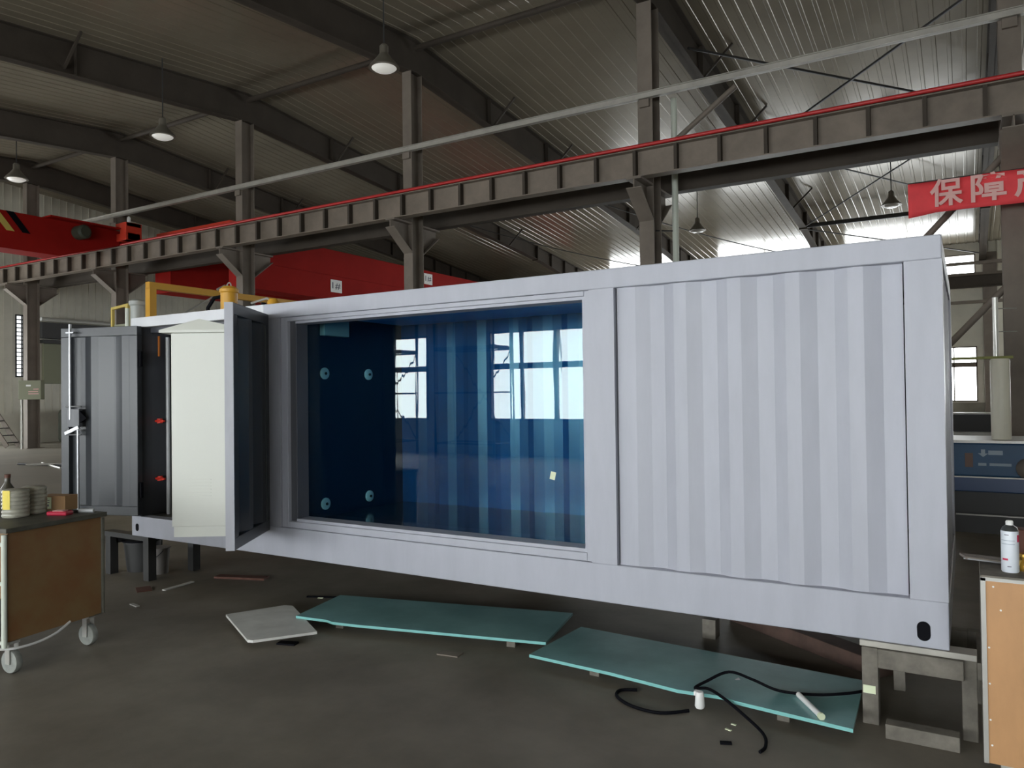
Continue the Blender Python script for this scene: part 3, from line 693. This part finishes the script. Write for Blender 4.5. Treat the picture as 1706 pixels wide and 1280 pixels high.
MB().box(-0.49, -0.41, 0.1, 0.53, 0.29, 0.37).build('side_bar', 'darkmetal', sl)
for i, (x, y) in enumerate(((3.3, 2.2), (6.3, 2.2), (0.4, 2.2))):
    MB().box(x - 0.12, x + 0.12, y - 0.12, y + 0.12, 0, Z0 - 0.001).build('support_block', 'timber', cat='block', bevel=0.005, group='timber blocks under the container',
        label=['dark timber block under the middle rear of the container', 'dark timber block under the right rear of the container', 'dark timber block under the left rear of the container', 'dark timber block under the middle of the container'][i])
MB().bar((5.2, 1.45, 0.05), (6.25, 0.72, 0.05), 0.16, 0.10).build('timber_beam', 'timberred', label='reddish brown timber lying in the shade under the container right end', cat='timber', bevel=0.005)
MB().box(5.1, 5.19, 0.9, 1.0, 0.0, 0.13).build('offcut', 'timber', label='small grey offcut standing under the container', cat='block')
# scraps
MB().bar((3.15, 0.62, 0.006), (3.45, 0.52, 0.006), 0.16, 0.01).build('yellow_scrap', 'yellowpaper', label='crumpled yellow paper under the container below the window', cat='paper')
bk = thing('bucket', 'dusty pale bucket under the container left end behind the cart', 'bucket', (-0.04, 0.28, 0))
MB().lathe((-0.04, 0.30, 0), [(0.085, 0), (0.10, 0.24), (0.108, 0.24), (0.108, 0.25), (0.095, 0.25)], 22).build('pail', 'bucket', bk, smooth=True)
MB().tube([(-0.04 + 0.1 * math.cos(a), 0.30 - 0.02 - 0.1 * abs(math.sin(a)), 0.23 - 0.09 * math.sin(a)) for a in [math.pi * k / 10 for k in range(11)]], 0.004, 6).build('handle', 'darkmetal', bk)
t = thing('dark_tub', 'black plastic tub on the floor beside the pale bucket', 'tub', (-0.35, 0.0, 0))
MB().lathe((-0.33, 0.32, 0), [(0.14, 0), (0.17, 0.28), (0.18, 0.28), (0.18, 0.30), (0.15, 0.30)], 22).build('body', 'darkmetal', t, smooth=True)
MB().tube([(-0.33 + 0.18 * math.cos(a), 0.32 + 0.18 * math.sin(a), 0.30) for a in [2 * math.pi * k / 24 for k in range(25)]], 0.01, 6).build('rim', 'black', t)

# ================================================================= SHEETS ON THE FLOOR
def slab(name, pts, z, th, lab, m, edge=None, cat='sheet', slope=None):
    t = thing(name, lab, cat, (sum(p[0] for p in pts) / len(pts), sum(p[1] for p in pts) / len(pts), z))
    MB().prism([(p[0], p[1]) for p in pts], 'z', z, z + th).build('board', m, t)
    if edge:
        MB().prism([(p[0] + (q[0] - p[0]) * 0, p[1]) for p, q in zip(pts, pts)], 'z', z + 0.0005, z + th - 0.0005)
        for (i, j) in edge:
            a, c = Vector((*pts[i], 0)), Vector((*pts[j], 0)); n = Vector((c.y - a.y, a.x - c.x, 0)).normalized() * 0.0015
            ctr = sum((Vector((*p, 0)) for p in pts), Vector()) / len(pts)
            if n.dot(ctr - a) > 0: n = -n
            MB().add([a + Vector((0, 0, z)), c + Vector((0, 0, z)), c + Vector((0, 0, z + th)), a + Vector((0, 0, z + th)), a + n + Vector((0, 0, z)), c + n + Vector((0, 0, z)), c + n + Vector((0, 0, z + th)), a + n + Vector((0, 0, z + th))],
                     [(0, 1, 2, 3), (4, 5, 6, 7), (0, 1, 5, 4), (1, 2, 6, 5), (2, 3, 7, 6), (3, 0, 4, 7)]).build('edge', 'tealedge', t, label='bright turquoise cut edge')
    return t
SZ = 0.064
slab('acrylic_sheet', [(2.444, -0.279), (2.72, -0.245), (2.79, -0.262), (3.0, -0.225), (4.327, 0.08), (4.188, 0.748), (2.322, 0.305)], SZ, 0.018, 'long teal acrylic sheet on battens, the one farther left', 'teal', edge=[(0, 1), (1, 2), (2, 3), (3, 4)])
slab('acrylic_sheet', [(4.346, -0.168), (4.90, -0.205), (5.32, -0.262), (5.55, -0.235), (5.62, -0.262), (6.192, -0.322), (6.168, 0.357), (4.384, 0.482)], SZ, 0.018, 'long teal acrylic sheet on the floor right of the other, cable lying over it', 'teal', edge=[(0, 1), (1, 2), (2, 3), (3, 4), (4, 5)])
slab('grey_board', [(1.90, -0.46), (2.10, -0.07), (2.17, -0.055), (2.23, -0.09), (2.81, -0.43), (2.57, -0.775), (2.53, -0.785)], 0.045, 0.018, 'small pale grey board lying left of the teal sheets', 'greysheet')
for i, (p, q) in enumerate((((2.75, -0.15, 0.032), (2.62, 0.3, 0.032)), ((4.05, 0.1, 0.032), (3.95, 0.62, 0.032)), ((4.75, -0.1, 0.032), (4.75, 0.4, 0.032)), ((5.85, -0.2, 0.032), (5.85, 0.3, 0.032)))):
    MB().bar(p, q, 0.06, 0.063).build('batten', 'timber', cat='batten', group='timber battens under the acrylic sheets', label='timber batten under the ' + ['left teal sheet, its left end', 'left teal sheet, its right end', 'right teal sheet, its left end', 'right teal sheet, its right end'][i])
MB().bar((2.2, -0.4, 0.022), (2.55, -0.3, 0.022), 0.05, 0.044).build('batten', 'timber', label='timber batten under the small grey board', cat='batten')
# cable, plastic bits, tube
cz = SZ + 0.018 + 0.009
MB().tube(curve([(6.20, 0.19, cz), (6.12, 0.10, cz), (5.98, 0.0, cz), (5.80, -0.04, cz), (5.66, -0.03, cz + 0.03), (5.54, -0.06, cz + 0.06), (5.44, -0.15, cz + 0.02), (5.40, -0.22, cz), (5.47, -0.22, cz + 0.01), (5.56, -0.27, cz + 0.0), (5.68, -0.33, 0.05), (5.80, -0.42, 0.012), (5.84, -0.55, 0.012), (5.83, -0.62, 0.012)]), 0.008, 8).build('power_cable', 'black', smooth=True, label='black cable snaking over the teal sheet onto the floor', cat='cable')
MB().tube(curve([(5.40, -0.33, 0.01), (5.28, -0.43, 0.01), (5.12, -0.42, 0.01), (5.0, -0.34, 0.01), (4.98, -0.25, 0.01), (5.06, -0.20, 0.01)]), 0.009, 8).build('power_cable', 'black', smooth=True, label='black cable loop on the floor in front of the teal sheet', cat='cable')
t = thing('caulking_tube', 'white cartridge tube lying on the right end of the teal sheet', 'tube', (5.98, -0.17, cz))
MB().tube([(5.90, -0.06, cz + 0.006), (6.04, -0.275, cz + 0.006)], 0.014, 14).build('barrel', 'white', t, smooth=True); MB().tube([(6.04, -0.275, cz + 0.006), (6.05, -0.29, cz + 0.006)], 0.017, 14).build('cap', 'paper', t)
t = thing('pipe_plug', 'white plastic plug standing at the front edge of the teal sheet', 'cap', (5.42, -0.30, 0))
MB().lathe((5.455, -0.315, 0.03), [(0.02, 0), (0.026, 0.01), (0.022, 0.07), (0.018, 0.085)], 14).build('body', 'white', t, smooth=True); MB().box(5.42, 5.45, -0.31, -0.28, 0.085, 0.11).build('tab', 'white', t, bevel=0.004)
b = MB()
for k in range(1):
    a = Vector((5.53 + random.uniform(0, 0.14), 0.02 + random.uniform(-0.03, 0.07), cz + 0.0)); d = Vector((random.uniform(-.03, .03), random.uniform(-.02, .02), random.uniform(0.005, .03)))
    b.add([a, a + d, a + Vector((0.02, 0.01, 0.002)), a + Vector((0.01, 0.015, 0.012))], [(0, 1, 2), (0, 2, 3), (1, 2, 3), (0, 1, 3)])
b.build('plastic_film', 'pvclight', label='crumpled clear plastic scrap on the teal sheet', cat='plastic')
labs = ['pale chip on the floor in front of the teal sheet', 'dark scrap on the floor below the cable end', 'grey strip lying on the floor right of the left trestle', 'brown wood strip on the floor under the open doors', 'pale scrap near the left trestle', 'thin pale chip beside the plastic cap']
for (lab, p, q, wd, mm) in ((labs[0], (5.62, -0.43, .002), (5.65, -0.44, .002), 0.012, 'paper'), (labs[1], (5.64, -0.60, .005), (5.69, -0.58, .005), 0.022, 'black'),
                            (labs[2], (0.62, -0.10, .005), (0.58, 0.22, .005), 0.04, 'greysheet'), (labs[3], (0.62, 0.45, .01), (1.1, 0.62, .01), 0.10, 'brown'), (labs[4], (0.78, -0.5, .004), (0.9, -0.52, .004), 0.03, 'greysheet'), (labs[5], (5.63, -0.36, .002), (5.655, -0.365, .002), 0.012, 'paper')):
    MB().bar(p, q, wd, p[2] * 1.9).build('floor_scrap', mm, label=lab, cat='scrap')
for (lab, p, q, wd, mm) in (('thin dark rod on the floor under the window frame', (1.9, 0.35, .006), (2.25, 0.5, .006), 0.02, 'black'), ('tiny pale flake under the window frame', (2.0, 0.38, .003), (2.04, 0.40, .003), 0.03, 'paper'),
                            ('dark offcut lying between the grey board and left teal sheet', (2.62, -0.6, .006), (2.75, -0.56, .006), 0.06, 'black'), ('rusty flat scrap beside the left trestle foot', (0.35, -0.12, .004), (0.5, -0.2, .004), 0.12, 'brown'),
                            ('grey scrap in front of the left teal sheet', (3.7, -0.22, .004), (3.85, -0.2, .004), 0.08, 'steel')):
    MB().bar(p, q, wd, p[2] * 1.9).build('floor_scrap', mm, label=lab, cat='scrap')

# ================================================================= TOOL CART (left)
ct = thing('tool_cart', 'brown panelled tool cart on grey casters at the left edge', 'cart', (1.1, -1.5, 0))
TCt = Matrix.Translation((1.655, -1.855, 0)) @ Matrix.Rotation(R(9.7), 4, 'Z')
# local: x negative to the left, y positive away from camera
MB(TCt).box(-1.25, 0, 0, 0.715, 0.87, 0.90).build('worktop', 'darktop', ct, bevel=0.004)
MB(TCt).box(-0.05, -0.03, 0.03, 0.69, 0.20, 0.87).build('side_panel', 'wood', ct, bevel=0.003)
MB(TCt).box(-1.22, -0.06, 0.06, 0.075, 0.45, 0.86).build('front_panel', 'wood', ct)
MB(TCt).box(-1.22, -0.05, 0.02, 0.69, 0.20, 0.23).build('bottom_shelf', 'darktop', ct)
b = MB(TCt); b.tube([(-0.035, 0.012, 0.17), (-0.035, 0.012, 0.86)], 0.016, 12); b.tube([(-1.2, 0.012, 0.17), (-1.2, 0.012, 0.86)], 0.016, 12)
for z in (0.80, 0.56, 0.20): b.tube([(-1.2, 0.008, z), (-0.035, 0.008, z)], 0.012, 10)
b.build('pipe_frame', 'whitepipe', ct, smooth=True)
MB(TCt).tube([(-0.045, 0.60, 0.20), (-0.03, 0.705, 0.20), (-0.03, 0.705, 0.86)], 0.01, 8).build('corner_edge', 'darktop', ct)
for (x, y) in ((-0.05, 0.07), (-0.07, 0.62), (-1.15, 0.07), (-1.15, 0.62)):
    c_ = MB(TCt).lathe((x, y, 0.072), [(0.045, -0.022), (0.068, -0.02), (0.072, -0.012), (0.072, 0.012), (0.068, 0.02), (0.045, 0.022)], 24, 'y').build('caster_wheel', 'wheel', ct, smooth=True)
    MB(TCt).box(x - 0.02, x + 0.02, y - 0.031, y - 0.026, 0.06, 0.19).box(x - 0.02, x + 0.02, y + 0.026, y + 0.031, 0.06, 0.19).box(x - 0.03, x + 0.03, y - 0.032, y + 0.032, 0.185, 0.20).build('fork', 'alu', c_)
MB(TCt).tube(curve([(-0.05, -0.02, 0.17), (0.0, 0.06, 0.16), (0.01, 0.2, 0.158), (0.0, 0.33, 0.175), (-0.03, 0.45, 0.21)]), 0.008, 8).build('hose', 'white', ct, smooth=True)
# on the cart
def on_cart(x, y): v = TCt @ Vector((x, y, 0)); return v.x, v.y
t = thing('tape_roll_stack', 'stack of plastic wrapped tape rolls with a yellow label on the cart', 'tape rolls', (1.3, -1.55, 0.9))
cx, cy = 1.19, -1.575
prof = [(0.001, 0)]
for k in range(7): prof += [(0.078, 0.003 + k * 0.026), (0.082, 0.013 + k * 0.026), (0.078, 0.024 + k * 0.026)]
prof += [(0.06, 0.19), (0.001, 0.187)]
MB().lathe((cx, cy, 0.9), prof, 28).build('rolls', 'plastic', t, smooth=True)
MB().lathe((cx - 0.06, cy + 0.145, 0.9), [(r_, h * 1.0) for r_, h in prof], 28).build('rolls', 'plastic', t, smooth=True)
vs = []; fs = []
for k in range(7):
    a = math.radians(-88 + k * 6.5)
    for z in (0.96, 1.085): vs.append((cx + 0.0835 * math.cos(a), cy + 0.0835 * math.sin(a), z))
for k in range(6): fs.append((2 * k, 2 * k + 2, 2 * k + 3, 2 * k + 1))
MB().add(vs, fs).build('label_strip', 'yellowlab', t, label='yellow label')
t = thing('cardboard_box', 'small brown cardboard box with a white label on the cart', 'box', (1.2, -1.3, 0.9))
TX = Matrix.Translation((1.04, -1.34, 0.9)) @ Matrix.Rotation(R(20), 4, 'Z')
MB(TX).box(-0.02, 0.20, 0, 0.12, 0, 0.105).build('carton', 'card', t, bevel=0.003); MB(TX).box(-0.015, 0.09, -0.002, -0.0005, 0.015, 0.095).build('label_patch', 'paper', t)
MB(TX).box(-0.005, 0.075, -0.003, -0.002, 0.07, 0.075).box(-0.005, 0.075, -0.003, -0.002, 0.055, 0.06).box(0.03, 0.07, -0.003, -0.002, 0.03, 0.045).build('print', 'greyprint', t)
t = thing('red_pack', 'shiny red plastic pack lying in front of the cardboard box', 'pack', (1.30, -1.42, 0.9))
TX = Matrix.Translation((1.40, -1.385, 0.9)) @ Matrix.Rotation(R(25), 4, 'Z')
MB(TX).box(-0.09, 0.06, -0.04, 0.04, 0.0, 0.03).build('pouch', 'redpack', t, bevel=0.012); MB(TX).box(-0.05, 0.03, -0.03, 0.02, 0.03, 0.034).build('print_patch', 'bannertext', t, bevel=0.001)
t = thing('screwdriver', 'screwdriver with a dark shaft and clear grey handle on the cart corner', 'tool', (1.42, -1.25, 0.9))
MB().tube([(1.33, -1.31, 0.912), (1.40, -1.27, 0.912)], 0.010, 10).build('shaft', 'darkmetal', t); MB().tube([(1.40, -1.27, 0.914), (1.485, -1.215, 0.914)], 0.014, 12).build('handle', 'pvclight', t, smooth=True)
t = thing('bottle', 'dark brown bottle behind the tape rolls on the cart', 'bottle', (1.05, -1.42, 0.9))
MB().lathe((0.84, -1.46, 0.9), [(0.04, 0), (0.042, 0.01), (0.042, 0.16), (0.018, 0.2), (0.018, 0.235)], 18).build('body', 'bottledark', t, smooth=True); MB().lathe((0.84, -1.46, 1.135), [(0.02, 0), (0.02, 0.025)], 14).build('cap', 'brown', t)

# ================================================================= WORKBENCH (right)
bn = thing('workbench', 'plywood fronted workbench with aluminium edging at the right edge', 'workbench', (7.1, -0.3, 0))
BX, BY = 6.715, -0.485
MB().box(BX + 0.018, BX + 1.2, BY + 0.002, BY + 0.016, 0.12, 0.878).build('front_panel', 'woodlight', bn)
MB().box(BX, BX + 0.018, BY - 0.004, BY + 0.014, 0.12, 0.89).build('edge_trim', 'alu', bn); MB().box(BX, BX + 1.2, BY - 0.004, BY + 0.014, 0.878, 0.892).build('edge_trim', 'alu', bn)
MB().box(BX, BX + 0.016, BY + 0.014, BY + 0.42, 0.12, 0.885).build('side_panel', 'timber', bn); MB().box(BX, BX + 1.2, BY, BY + 0.44, 0.885, 0.90).build('worktop', 'timber', bn)
MB().box(BX + 0.02, BX + 1.2, BY + 0.40, BY + 0.42, 0.12, 0.88).build('rear_panel', 'timber', bn)
for (x, y) in ((BX + 0.06, BY + 0.03), (BX + 1.1, BY + 0.03), (BX + 0.06, BY + 0.34), (BX + 1.1, BY + 0.34)): MB().box(x, x + 0.07, y, y + 0.07, 0, 0.12).build('foot', 'alu', bn)
for (x, z) in ((BX + 0.045, 0.855), (BX + 0.026, 0.60), (BX + 0.026, 0.45), (BX + 0.07, 0.76), (BX + 0.026, 0.30), (BX + 0.03, 0.195)): MB().lathe((x, BY + 0.003, z), [(0.004, -0.002), (0.004, 0)], 10, 'y').build('screw', 'white', bn)
can = thing('spray_can', 'white spray can with a white cap standing on the workbench', 'spray can', (6.825, -0.36, 0.9))
sx, sy = 6.826, -0.36
MB().lathe((sx, sy, 0.9), [(0.030, 0), (0.033, 0.004), (0.033, 0.172), (0.032, 0.175)], 28).build('can_body', 'canwhite', can, smooth=True)
MB().lathe((sx, sy, 1.075), [(0.032, 0), (0.027, 0.014), (0.016, 0.022), (0.014, 0.024)], 24).build('shoulder', 'cangrey', can, smooth=True)
MB().lathe((sx, sy, 1.092), [(0.014, 0), (0.0145, 0.02), (0.011, 0.026)], 18).build('nozzle_cap', 'white', can, smooth=True)
def wrap(name, m, par, a0, a1, z0, z1, rr=0.0336, lab=None):
    vs = []; fs = []
    for k in range(7):
        a = math.radians(a0 + (a1 - a0) * k / 6)
        for z in (z0, z1): vs.append((sx + rr * math.cos(a), sy + rr * math.sin(a), z))
    for k in range(6): fs.append((2 * k, 2 * k + 2, 2 * k + 3, 2 * k + 1))
    MB().add(vs, fs).build(name, m, par, label=lab)
wrap('red_mark', 'redprint', can, 215, 255, 0.952, 0.960, lab='red line of print'); wrap('small_print', 'greyprint', can, 232, 262, 1.058, 1.061); wrap('small_print', 'greyprint', can, 250, 275, 0.925, 0.928); wrap('red_mark', 'redprint', can, 318, 345, 1.03, 1.06)
wrap('blue_mark', 'label', can, 205, 300, 1.02, 1.022); wrap('blue_mark', 'label', can, 205, 300, 1.035, 1.037)
t = thing('steel_angle', 'grey steel angle bar projecting from the workbench left of the spray can', 'metal bar', (6.72, -0.2, 0.9))
MB().bar((6.65, -0.225, 0.925), (6.86, -0.17, 0.905), 0.09, 0.010).build('flange', 'steel', t); MB().bar((6.655, -0.268, 0.922), (6.865, -0.215, 0.902), 0.004, 0.006).build('bright_edge', 'chrome', t, label='bright cut edge')
t = thing('brass_fitting', 'small brass fitting on the workbench right of the spray can', 'fitting', (6.87, -0.34, 0.9))
MB().lathe((6.885, -0.31, 0.9), [(0.03, 0), (0.034, 0.01), (0.03, 0.03), (0.022, 0.045), (0.026, 0.06)], 18).build('body', 'brass', t, smooth=True); MB().lathe((6.885, -0.31, 0.96), [(0.028, 0), (0.028, 0.012)], 6).build('nut', 'brass', t)
MB().box(6.84, 7.05, -0.16, -0.07, 0.9, 1.05).build('rusty_tin', 'brown', label='rust red tin on the workbench behind the spray can', cat='tin', bevel=0.008)

# ================================================================= BLUE MACHINE (right background)
mc = thing('blue_machine', 'blue industrial machine with pale lettering right of the container', 'machine', (7.3, 6.3, 0))
MB().box(6.45, 8.9, 6.0, 7.0, 0.67, 1.06).build('upper_housing', 'machine', mc, bevel=0.02)
MB().box(6.45, 8.9, 5.97, 7.0, 0.50, 0.665).build('lower_housing', 'machine2', mc, bevel=0.01)
MB().box(6.42, 8.9, 5.96, 7.03, 1.06, 1.09).build('top_plate', 'alu', mc)
MB().box(6.45, 8.9, 5.965, 5.985, 0.66, 0.675).build('trim_strip', 'alu', mc)
MB().box(6.5, 8.9, 6.15, 6.9, 0.0, 0.5).build('plinth', 'darkmetal', mc)
MB().box(6.55, 8.9, 5.95, 5.98, 0.23, 0.245).build('lower_rail', 'alu', mc)
MB().box(6.65, 6.73, 5.99, 6.0, 0.78, 0.94).build('orange_patch', 'fadedorange', mc, label='faded orange patch')
b = MB(); b.prism([(6.78, 0.94), (6.83, 0.90), (6.88, 0.94), (6.85, 0.94), (6.85, 0.985), (6.81, 0.985), (6.81, 0.94)], 'y', 5.99, 6.0); b.box(6.88, 7.02, 5.99, 6.0, 0.925, 0.975); b.build('logo_mark', 'label', mc)
b = MB(); b.box(6.78, 6.86, 5.99, 6.0, 0.80, 0.83); b.box(6.89, 7.10, 5.99, 6.0, 0.80, 0.83); b.build('lettering', 'label', mc)
MB().lathe((7.26, 5.9, 0.78), [(0.02, -0.14), (0.05, -0.13), (0.10, -0.05), (0.12, 0.10)], 20, 'y').build('motor', 'steel', mc, smooth=True); MB().lathe((7.26, 5.9, 0.78), [(0.035, -0.16), (0.035, -0.13)], 14, 'y').build('shaft_cap', 'chrome', mc)
dc = thing('dust_duct', 'cream cylinder with silver duct rising above the blue machine', 'duct', (7.0, 6.3, 1.09))
MB().lathe((7.02, 6.3, 1.09), [(0.095, 0), (0.10, 0.01), (0.10, 0.92), (0.09, 0.94)], 28).build('cylinder', 'cream', dc, smooth=True)
MB().tube([(6.985, 6.3, 2.03), (6.985, 6.3, 2.75)], 0.03, 14).build('silver_pipe', 'silver', dc, smooth=True, label='slim silver pipe')
for z in (2.35, 2.62): MB().tube([(6.95, 6.3, z), (7.2, 6.4, z)], 0.006, 6).build('stay', 'alu', dc)
MB().box(6.3, 7.15, 6.24, 6.36, 2.03, 2.06).build('green_bracket', 'green', dc, label='olive green flat bar')
# shelves and machines below the far windows
t = thing('storage_rack', 'low rack with pale and olive beams behind the blue machine', 'rack', (6.5, 14, 0))
MB().box(4.0, 8.6, 14, 14.5, 1.16, 1.19).build('shelf', 'alu', t); MB().box(4.0, 8.6, 14, 14.5, 0.72, 0.79).build('shelf', 'alu', t); MB().box(4.0, 8.6, 13.9, 14.5, 0.45, 0.68).build('olive_beam', 'green', t, label='olive green beam'); MB().box(4.0, 8.6, 14.1, 14.5, 0.8, 1.15).build('back_panel', 'darkmetal', t)
for x in (4.1, 8.5):
    MB().box(x - 0.05, x + 0.05, 14, 14.5, 0, 1.16).build('upright', 'steel', t)
MB().box(7.1, 7.5, 13.95, 14.35, 0.791, 1.0).build('grey_box', 'greysheet', label='grey box on the rack behind the cream cylinder', cat='box')

# ================================================================= LEFT BACKGROUND
t = thing('control_box', 'grey-green control box with a red print on a post at the far left', 'electrical box', (-21.0, 9.6, 0))
TX = Matrix.Translation((-21.3, 9.55, 0)) @ Matrix.Rotation(R(40), 4, 'Z')
MB(TX).box(-0.10, 0.62, -0.2, 0.1, 1.72, 2.38).build('enclosure', 'greengrey', t, bevel=0.015); MB(TX).box(-0.06, 0.0, -0.15, -0.09, 0, 1.72).build('post', 'alu', t)
MB(TX).box(0.22, 0.55, -0.206, -0.2, 1.9, 1.93).box(0.22, 0.53, -0.206, -0.2, 1.98, 2.0).box(0.38, 0.55, -0.206, -0.2, 2.06, 2.09).build('red_print', 'bannertext', t); MB(TX).box(0.15, 0.30, -0.206, -0.2, 2.17, 2.23).build('green_lamp', 'white', t)
t = thing('ladder_stairs', 'steel stairs leaning at the far left edge', 'stairs', (-23, 10.3, 0))
A1, A2 = Vector((-24.6, 9.2, 2.9)), Vector((-22.9, 10.15, 0.05))
offs = Vector((0.35, -0.6, 0)) * 0.9
for s in (0, 1): MB().bar(A1 + offs * s, A2 + offs * s, 0.04, 0.16).build('stringer', 'steel', t)
for k in range(11):
    p = A1.lerp(A2, (k + 0.5) / 11); MB().bar(p, p + offs, 0.2, 0.03).build('tread', 'darkmetal', t)
t = thing('wall_duct', 'long dark lintel duct with a bright top edge on the left end wall', 'duct', (-24.6, 13.4, 4.5))
MB().box(-24.9, -24.5, 11.8, 17.5, 4.15, 4.78).build('duct_body', 'darkmetal', t); MB().tube([(-24.40, 11.7, 4.88), (-24.40, 17.5, 4.88)], 0.085, 10).build('bright_pipe', 'silver', t)
MB().box(-24.95, -24.8, 12.0, 16.5, 2.35, 3.95).build('wall_panel', 'greengrey', label='grey-green panel board on the end wall left of the open door', cat='panel', bevel=0.02)
MB().box(-24.9, -24.6, 11.9, 17, 3.96, 4.1).build('door_track', 'darkmetal', label='dark track above the grey-green wall panel', cat='track')
t = thing('floor_machine', 'squat dark green machine against the left end wall', 'machine', (-23.2, 12.6, 0))
MB().box(-23.9, -22.9, 12.0, 14.2, 0, 1.35).build('housing', 'darkgreen', t, bevel=0.18); MB().box(-22.95, -22.85, 12.5, 13.3, 0.12, 0.2).build('name_strip', 'white', t)
for i, (p, q) in enumerate((((-14.6, 6.1, .03), (-12.6, 6.4, .03)), ((-14.2, 6.5, .03), (-12.2, 5.9, .03)), ((-13.8, 5.9, .06), (-13.0, 6.5, .06)))):
    MB().tube([p, q], 0.03, 8).build('loose_rod', 'alu' if i else 'darkmetal', label=['dark rod on the bright floor left of the open door', 'pale rod on the bright floor left of the open door', 'short pale rod crossing the others on the left floor'][i], cat='rod')
# yellow frames and motor behind the container
t = thing('yellow_gantry', 'orange-yellow lifting frame standing behind the container left end', 'frame', (-3.9, 2.9, 0))
ax = MB(); MB().box(-3.93, -3.82, 2.72, 2.83, 0, 3.36).build('upright', 'yellow', t)
MB().bar((-3.875, 2.72, 3.40), (-3.875, 6.2, 3.40), 0.10, 0.10).build('top_beam', 'yellow', t); MB().box(-3.93, -3.82, 6.1, 6.2, 0, 3.35).build('upright', 'yellow', t)
MB().tube([(-3.87, 3.9, 3.36), (-3.85, 3.2, 2.95), (-3.8, 3.0, 2.6)], 0.015, 8).build('hanging_hose', 'alu', t)
MB().tube([(-3.8, 3.9, 3.46), (-3.8, 4.05, 3.54), (-3.8, 4.2, 3.46)], 0.02, 8).build('hose_loop', 'alu', t)
MB().tube([(-3.87, 4.9, 3.36), (-3.85, 5.0, 3.1), (-3.8, 5.1, 2.8)], 0.04, 8).build('dark_hose', 'black', t)
t = thing('small_yellow_frame', 'small pale yellow rectangular frame left of the grey motor', 'frame', (-4.6, 2.9, 0))
b = MB(); b.box(-4.86, -4.82, 2.74, 2.78, 0, 3.10); b.box(-4.48, -4.42, 2.74, 2.80, 0, 3.14); b.bar((-4.86, 2.76, 3.11), (-4.42, 2.77, 3.15), 0.04, 0.04); b.build('frame', 'paleyellow', t); MB().box(-4.82, -4.48, 2.77, 2.80, 2.0, 2.86).build('infill_plate', 'greengrey', t)
t = thing('grey_motor', 'light grey cylindrical motor behind the container left corner', 'motor', (-4.1, 2.75, 0))
MB().lathe((-4.14, 2.72, 0), [(0.095, 0), (0.095, 3.10), (0.115, 3.12), (0.115, 3.17), (0.07, 3.2)], 24).build('body', 'greycan', t, smooth=True); MB().tube([(-4.20, 2.60, 2.6), (-4.20, 2.60, 3.06)], 0.03, 10).build('side_pipe', 'whitepipe', t)
t = thing('yellow_motor', 'yellow cylinder motor with a lifting eye on the container roof', 'motor', (-0.55, 1.5, 2.4))
for (x, y, z, s) in ((0.13, 1.0, 2.41, 1.0),):
    MB().lathe((x, y, z), [(0.085, 0), (0.085, 0.36), (0.095, 0.37), (0.095, 0.40), (0.06, 0.43)], 22).build('body', 'yellow', t, smooth=True)
    MB().tube([(x + 0.03 * math.cos(a), y, z + 0.44 + 0.03 * math.sin(a)) for a in [2 * math.pi * k / 12 for k in range(13)]], 0.007, 6).build('lifting_eye', 'alu', t)
    MB().tube([(x - 0.08, y - 0.02, z + 0.33), (x - 0.17, y - 0.05, z + 0.32), (x - 0.26, y - 0.06, z + 0.22), (x - 0.28, y - 0.06, z + 0.02)], 0.02, 8).build('hose', 'black', t, smooth=True)
    MB().box(x - 0.13, x - 0.08, y - 0.03, y + 0.03, z, z + 0.15).build('bracket', 'yellow', t)
t = thing('yellow_motor', 'smaller yellow motor peeking over the container top, right of the first', 'motor', (0.9, 1.6, 2.4))
MB().lathe((0.62, 1.15, 2.41), [(0.06, 0), (0.06, 0.25), (0.04, 0.28)], 18).build('body', 'yellow', t, smooth=True); MB().tube([(0.35, 1.1, 2.66), (0.55, 1.13, 2.70), (0.62, 1.15, 2.66)], 0.012, 8).build('pipe', 'alu', t, smooth=True)

# ================================================================= scaffolds by the near windows (mirrored in the tank glass)
def scaffold(x0, x1, y, lab):
    t = thing('scaffold_tower', lab, 'scaffold', ((x0 + x1) / 2, y, 0), 'scaffold towers by the windows')
    b = MB()
    for x in (x0, x1):
        for yy in (y, y + 0.9): b.tube([(x, yy, 0), (x, yy, 3.9)], 0.028, 8)
    b.build('posts', 'darkmetal', t)
    b = MB()
    for z in (0.4, 1.75, 2.9):
        b.tube([(x0, y, z), (x1, y, z)], 0.022, 8); b.tube([(x0, y + 0.9, z), (x1, y + 0.9, z)], 0.022, 8)
        for x in (x0, x1): b.tube([(x, y, z), (x, y + 0.9, z)], 0.022, 8)
    b.build('ledgers', 'darkmetal', t)
    b = MB(); b.tube([(x0, y, 0.4), (x1, y, 2.9)], 0.018, 8); b.tube([(x1, y, 0.4), (x0, y, 2.9)], 0.018, 8); b.build('cross_bracing', 'darkmetal', t)
    MB().box(x0, x1, y, y + 0.9, 2.93, 2.98).build('deck', 'timber', t)
scaffold(-9.0, -6.95, -12.8, 'dark scaffold mirrored in the left windows of the tank glass')
scaffold(-5.6, -3.75, -12.8, 'dark scaffold mirrored in the right windows of the tank glass')
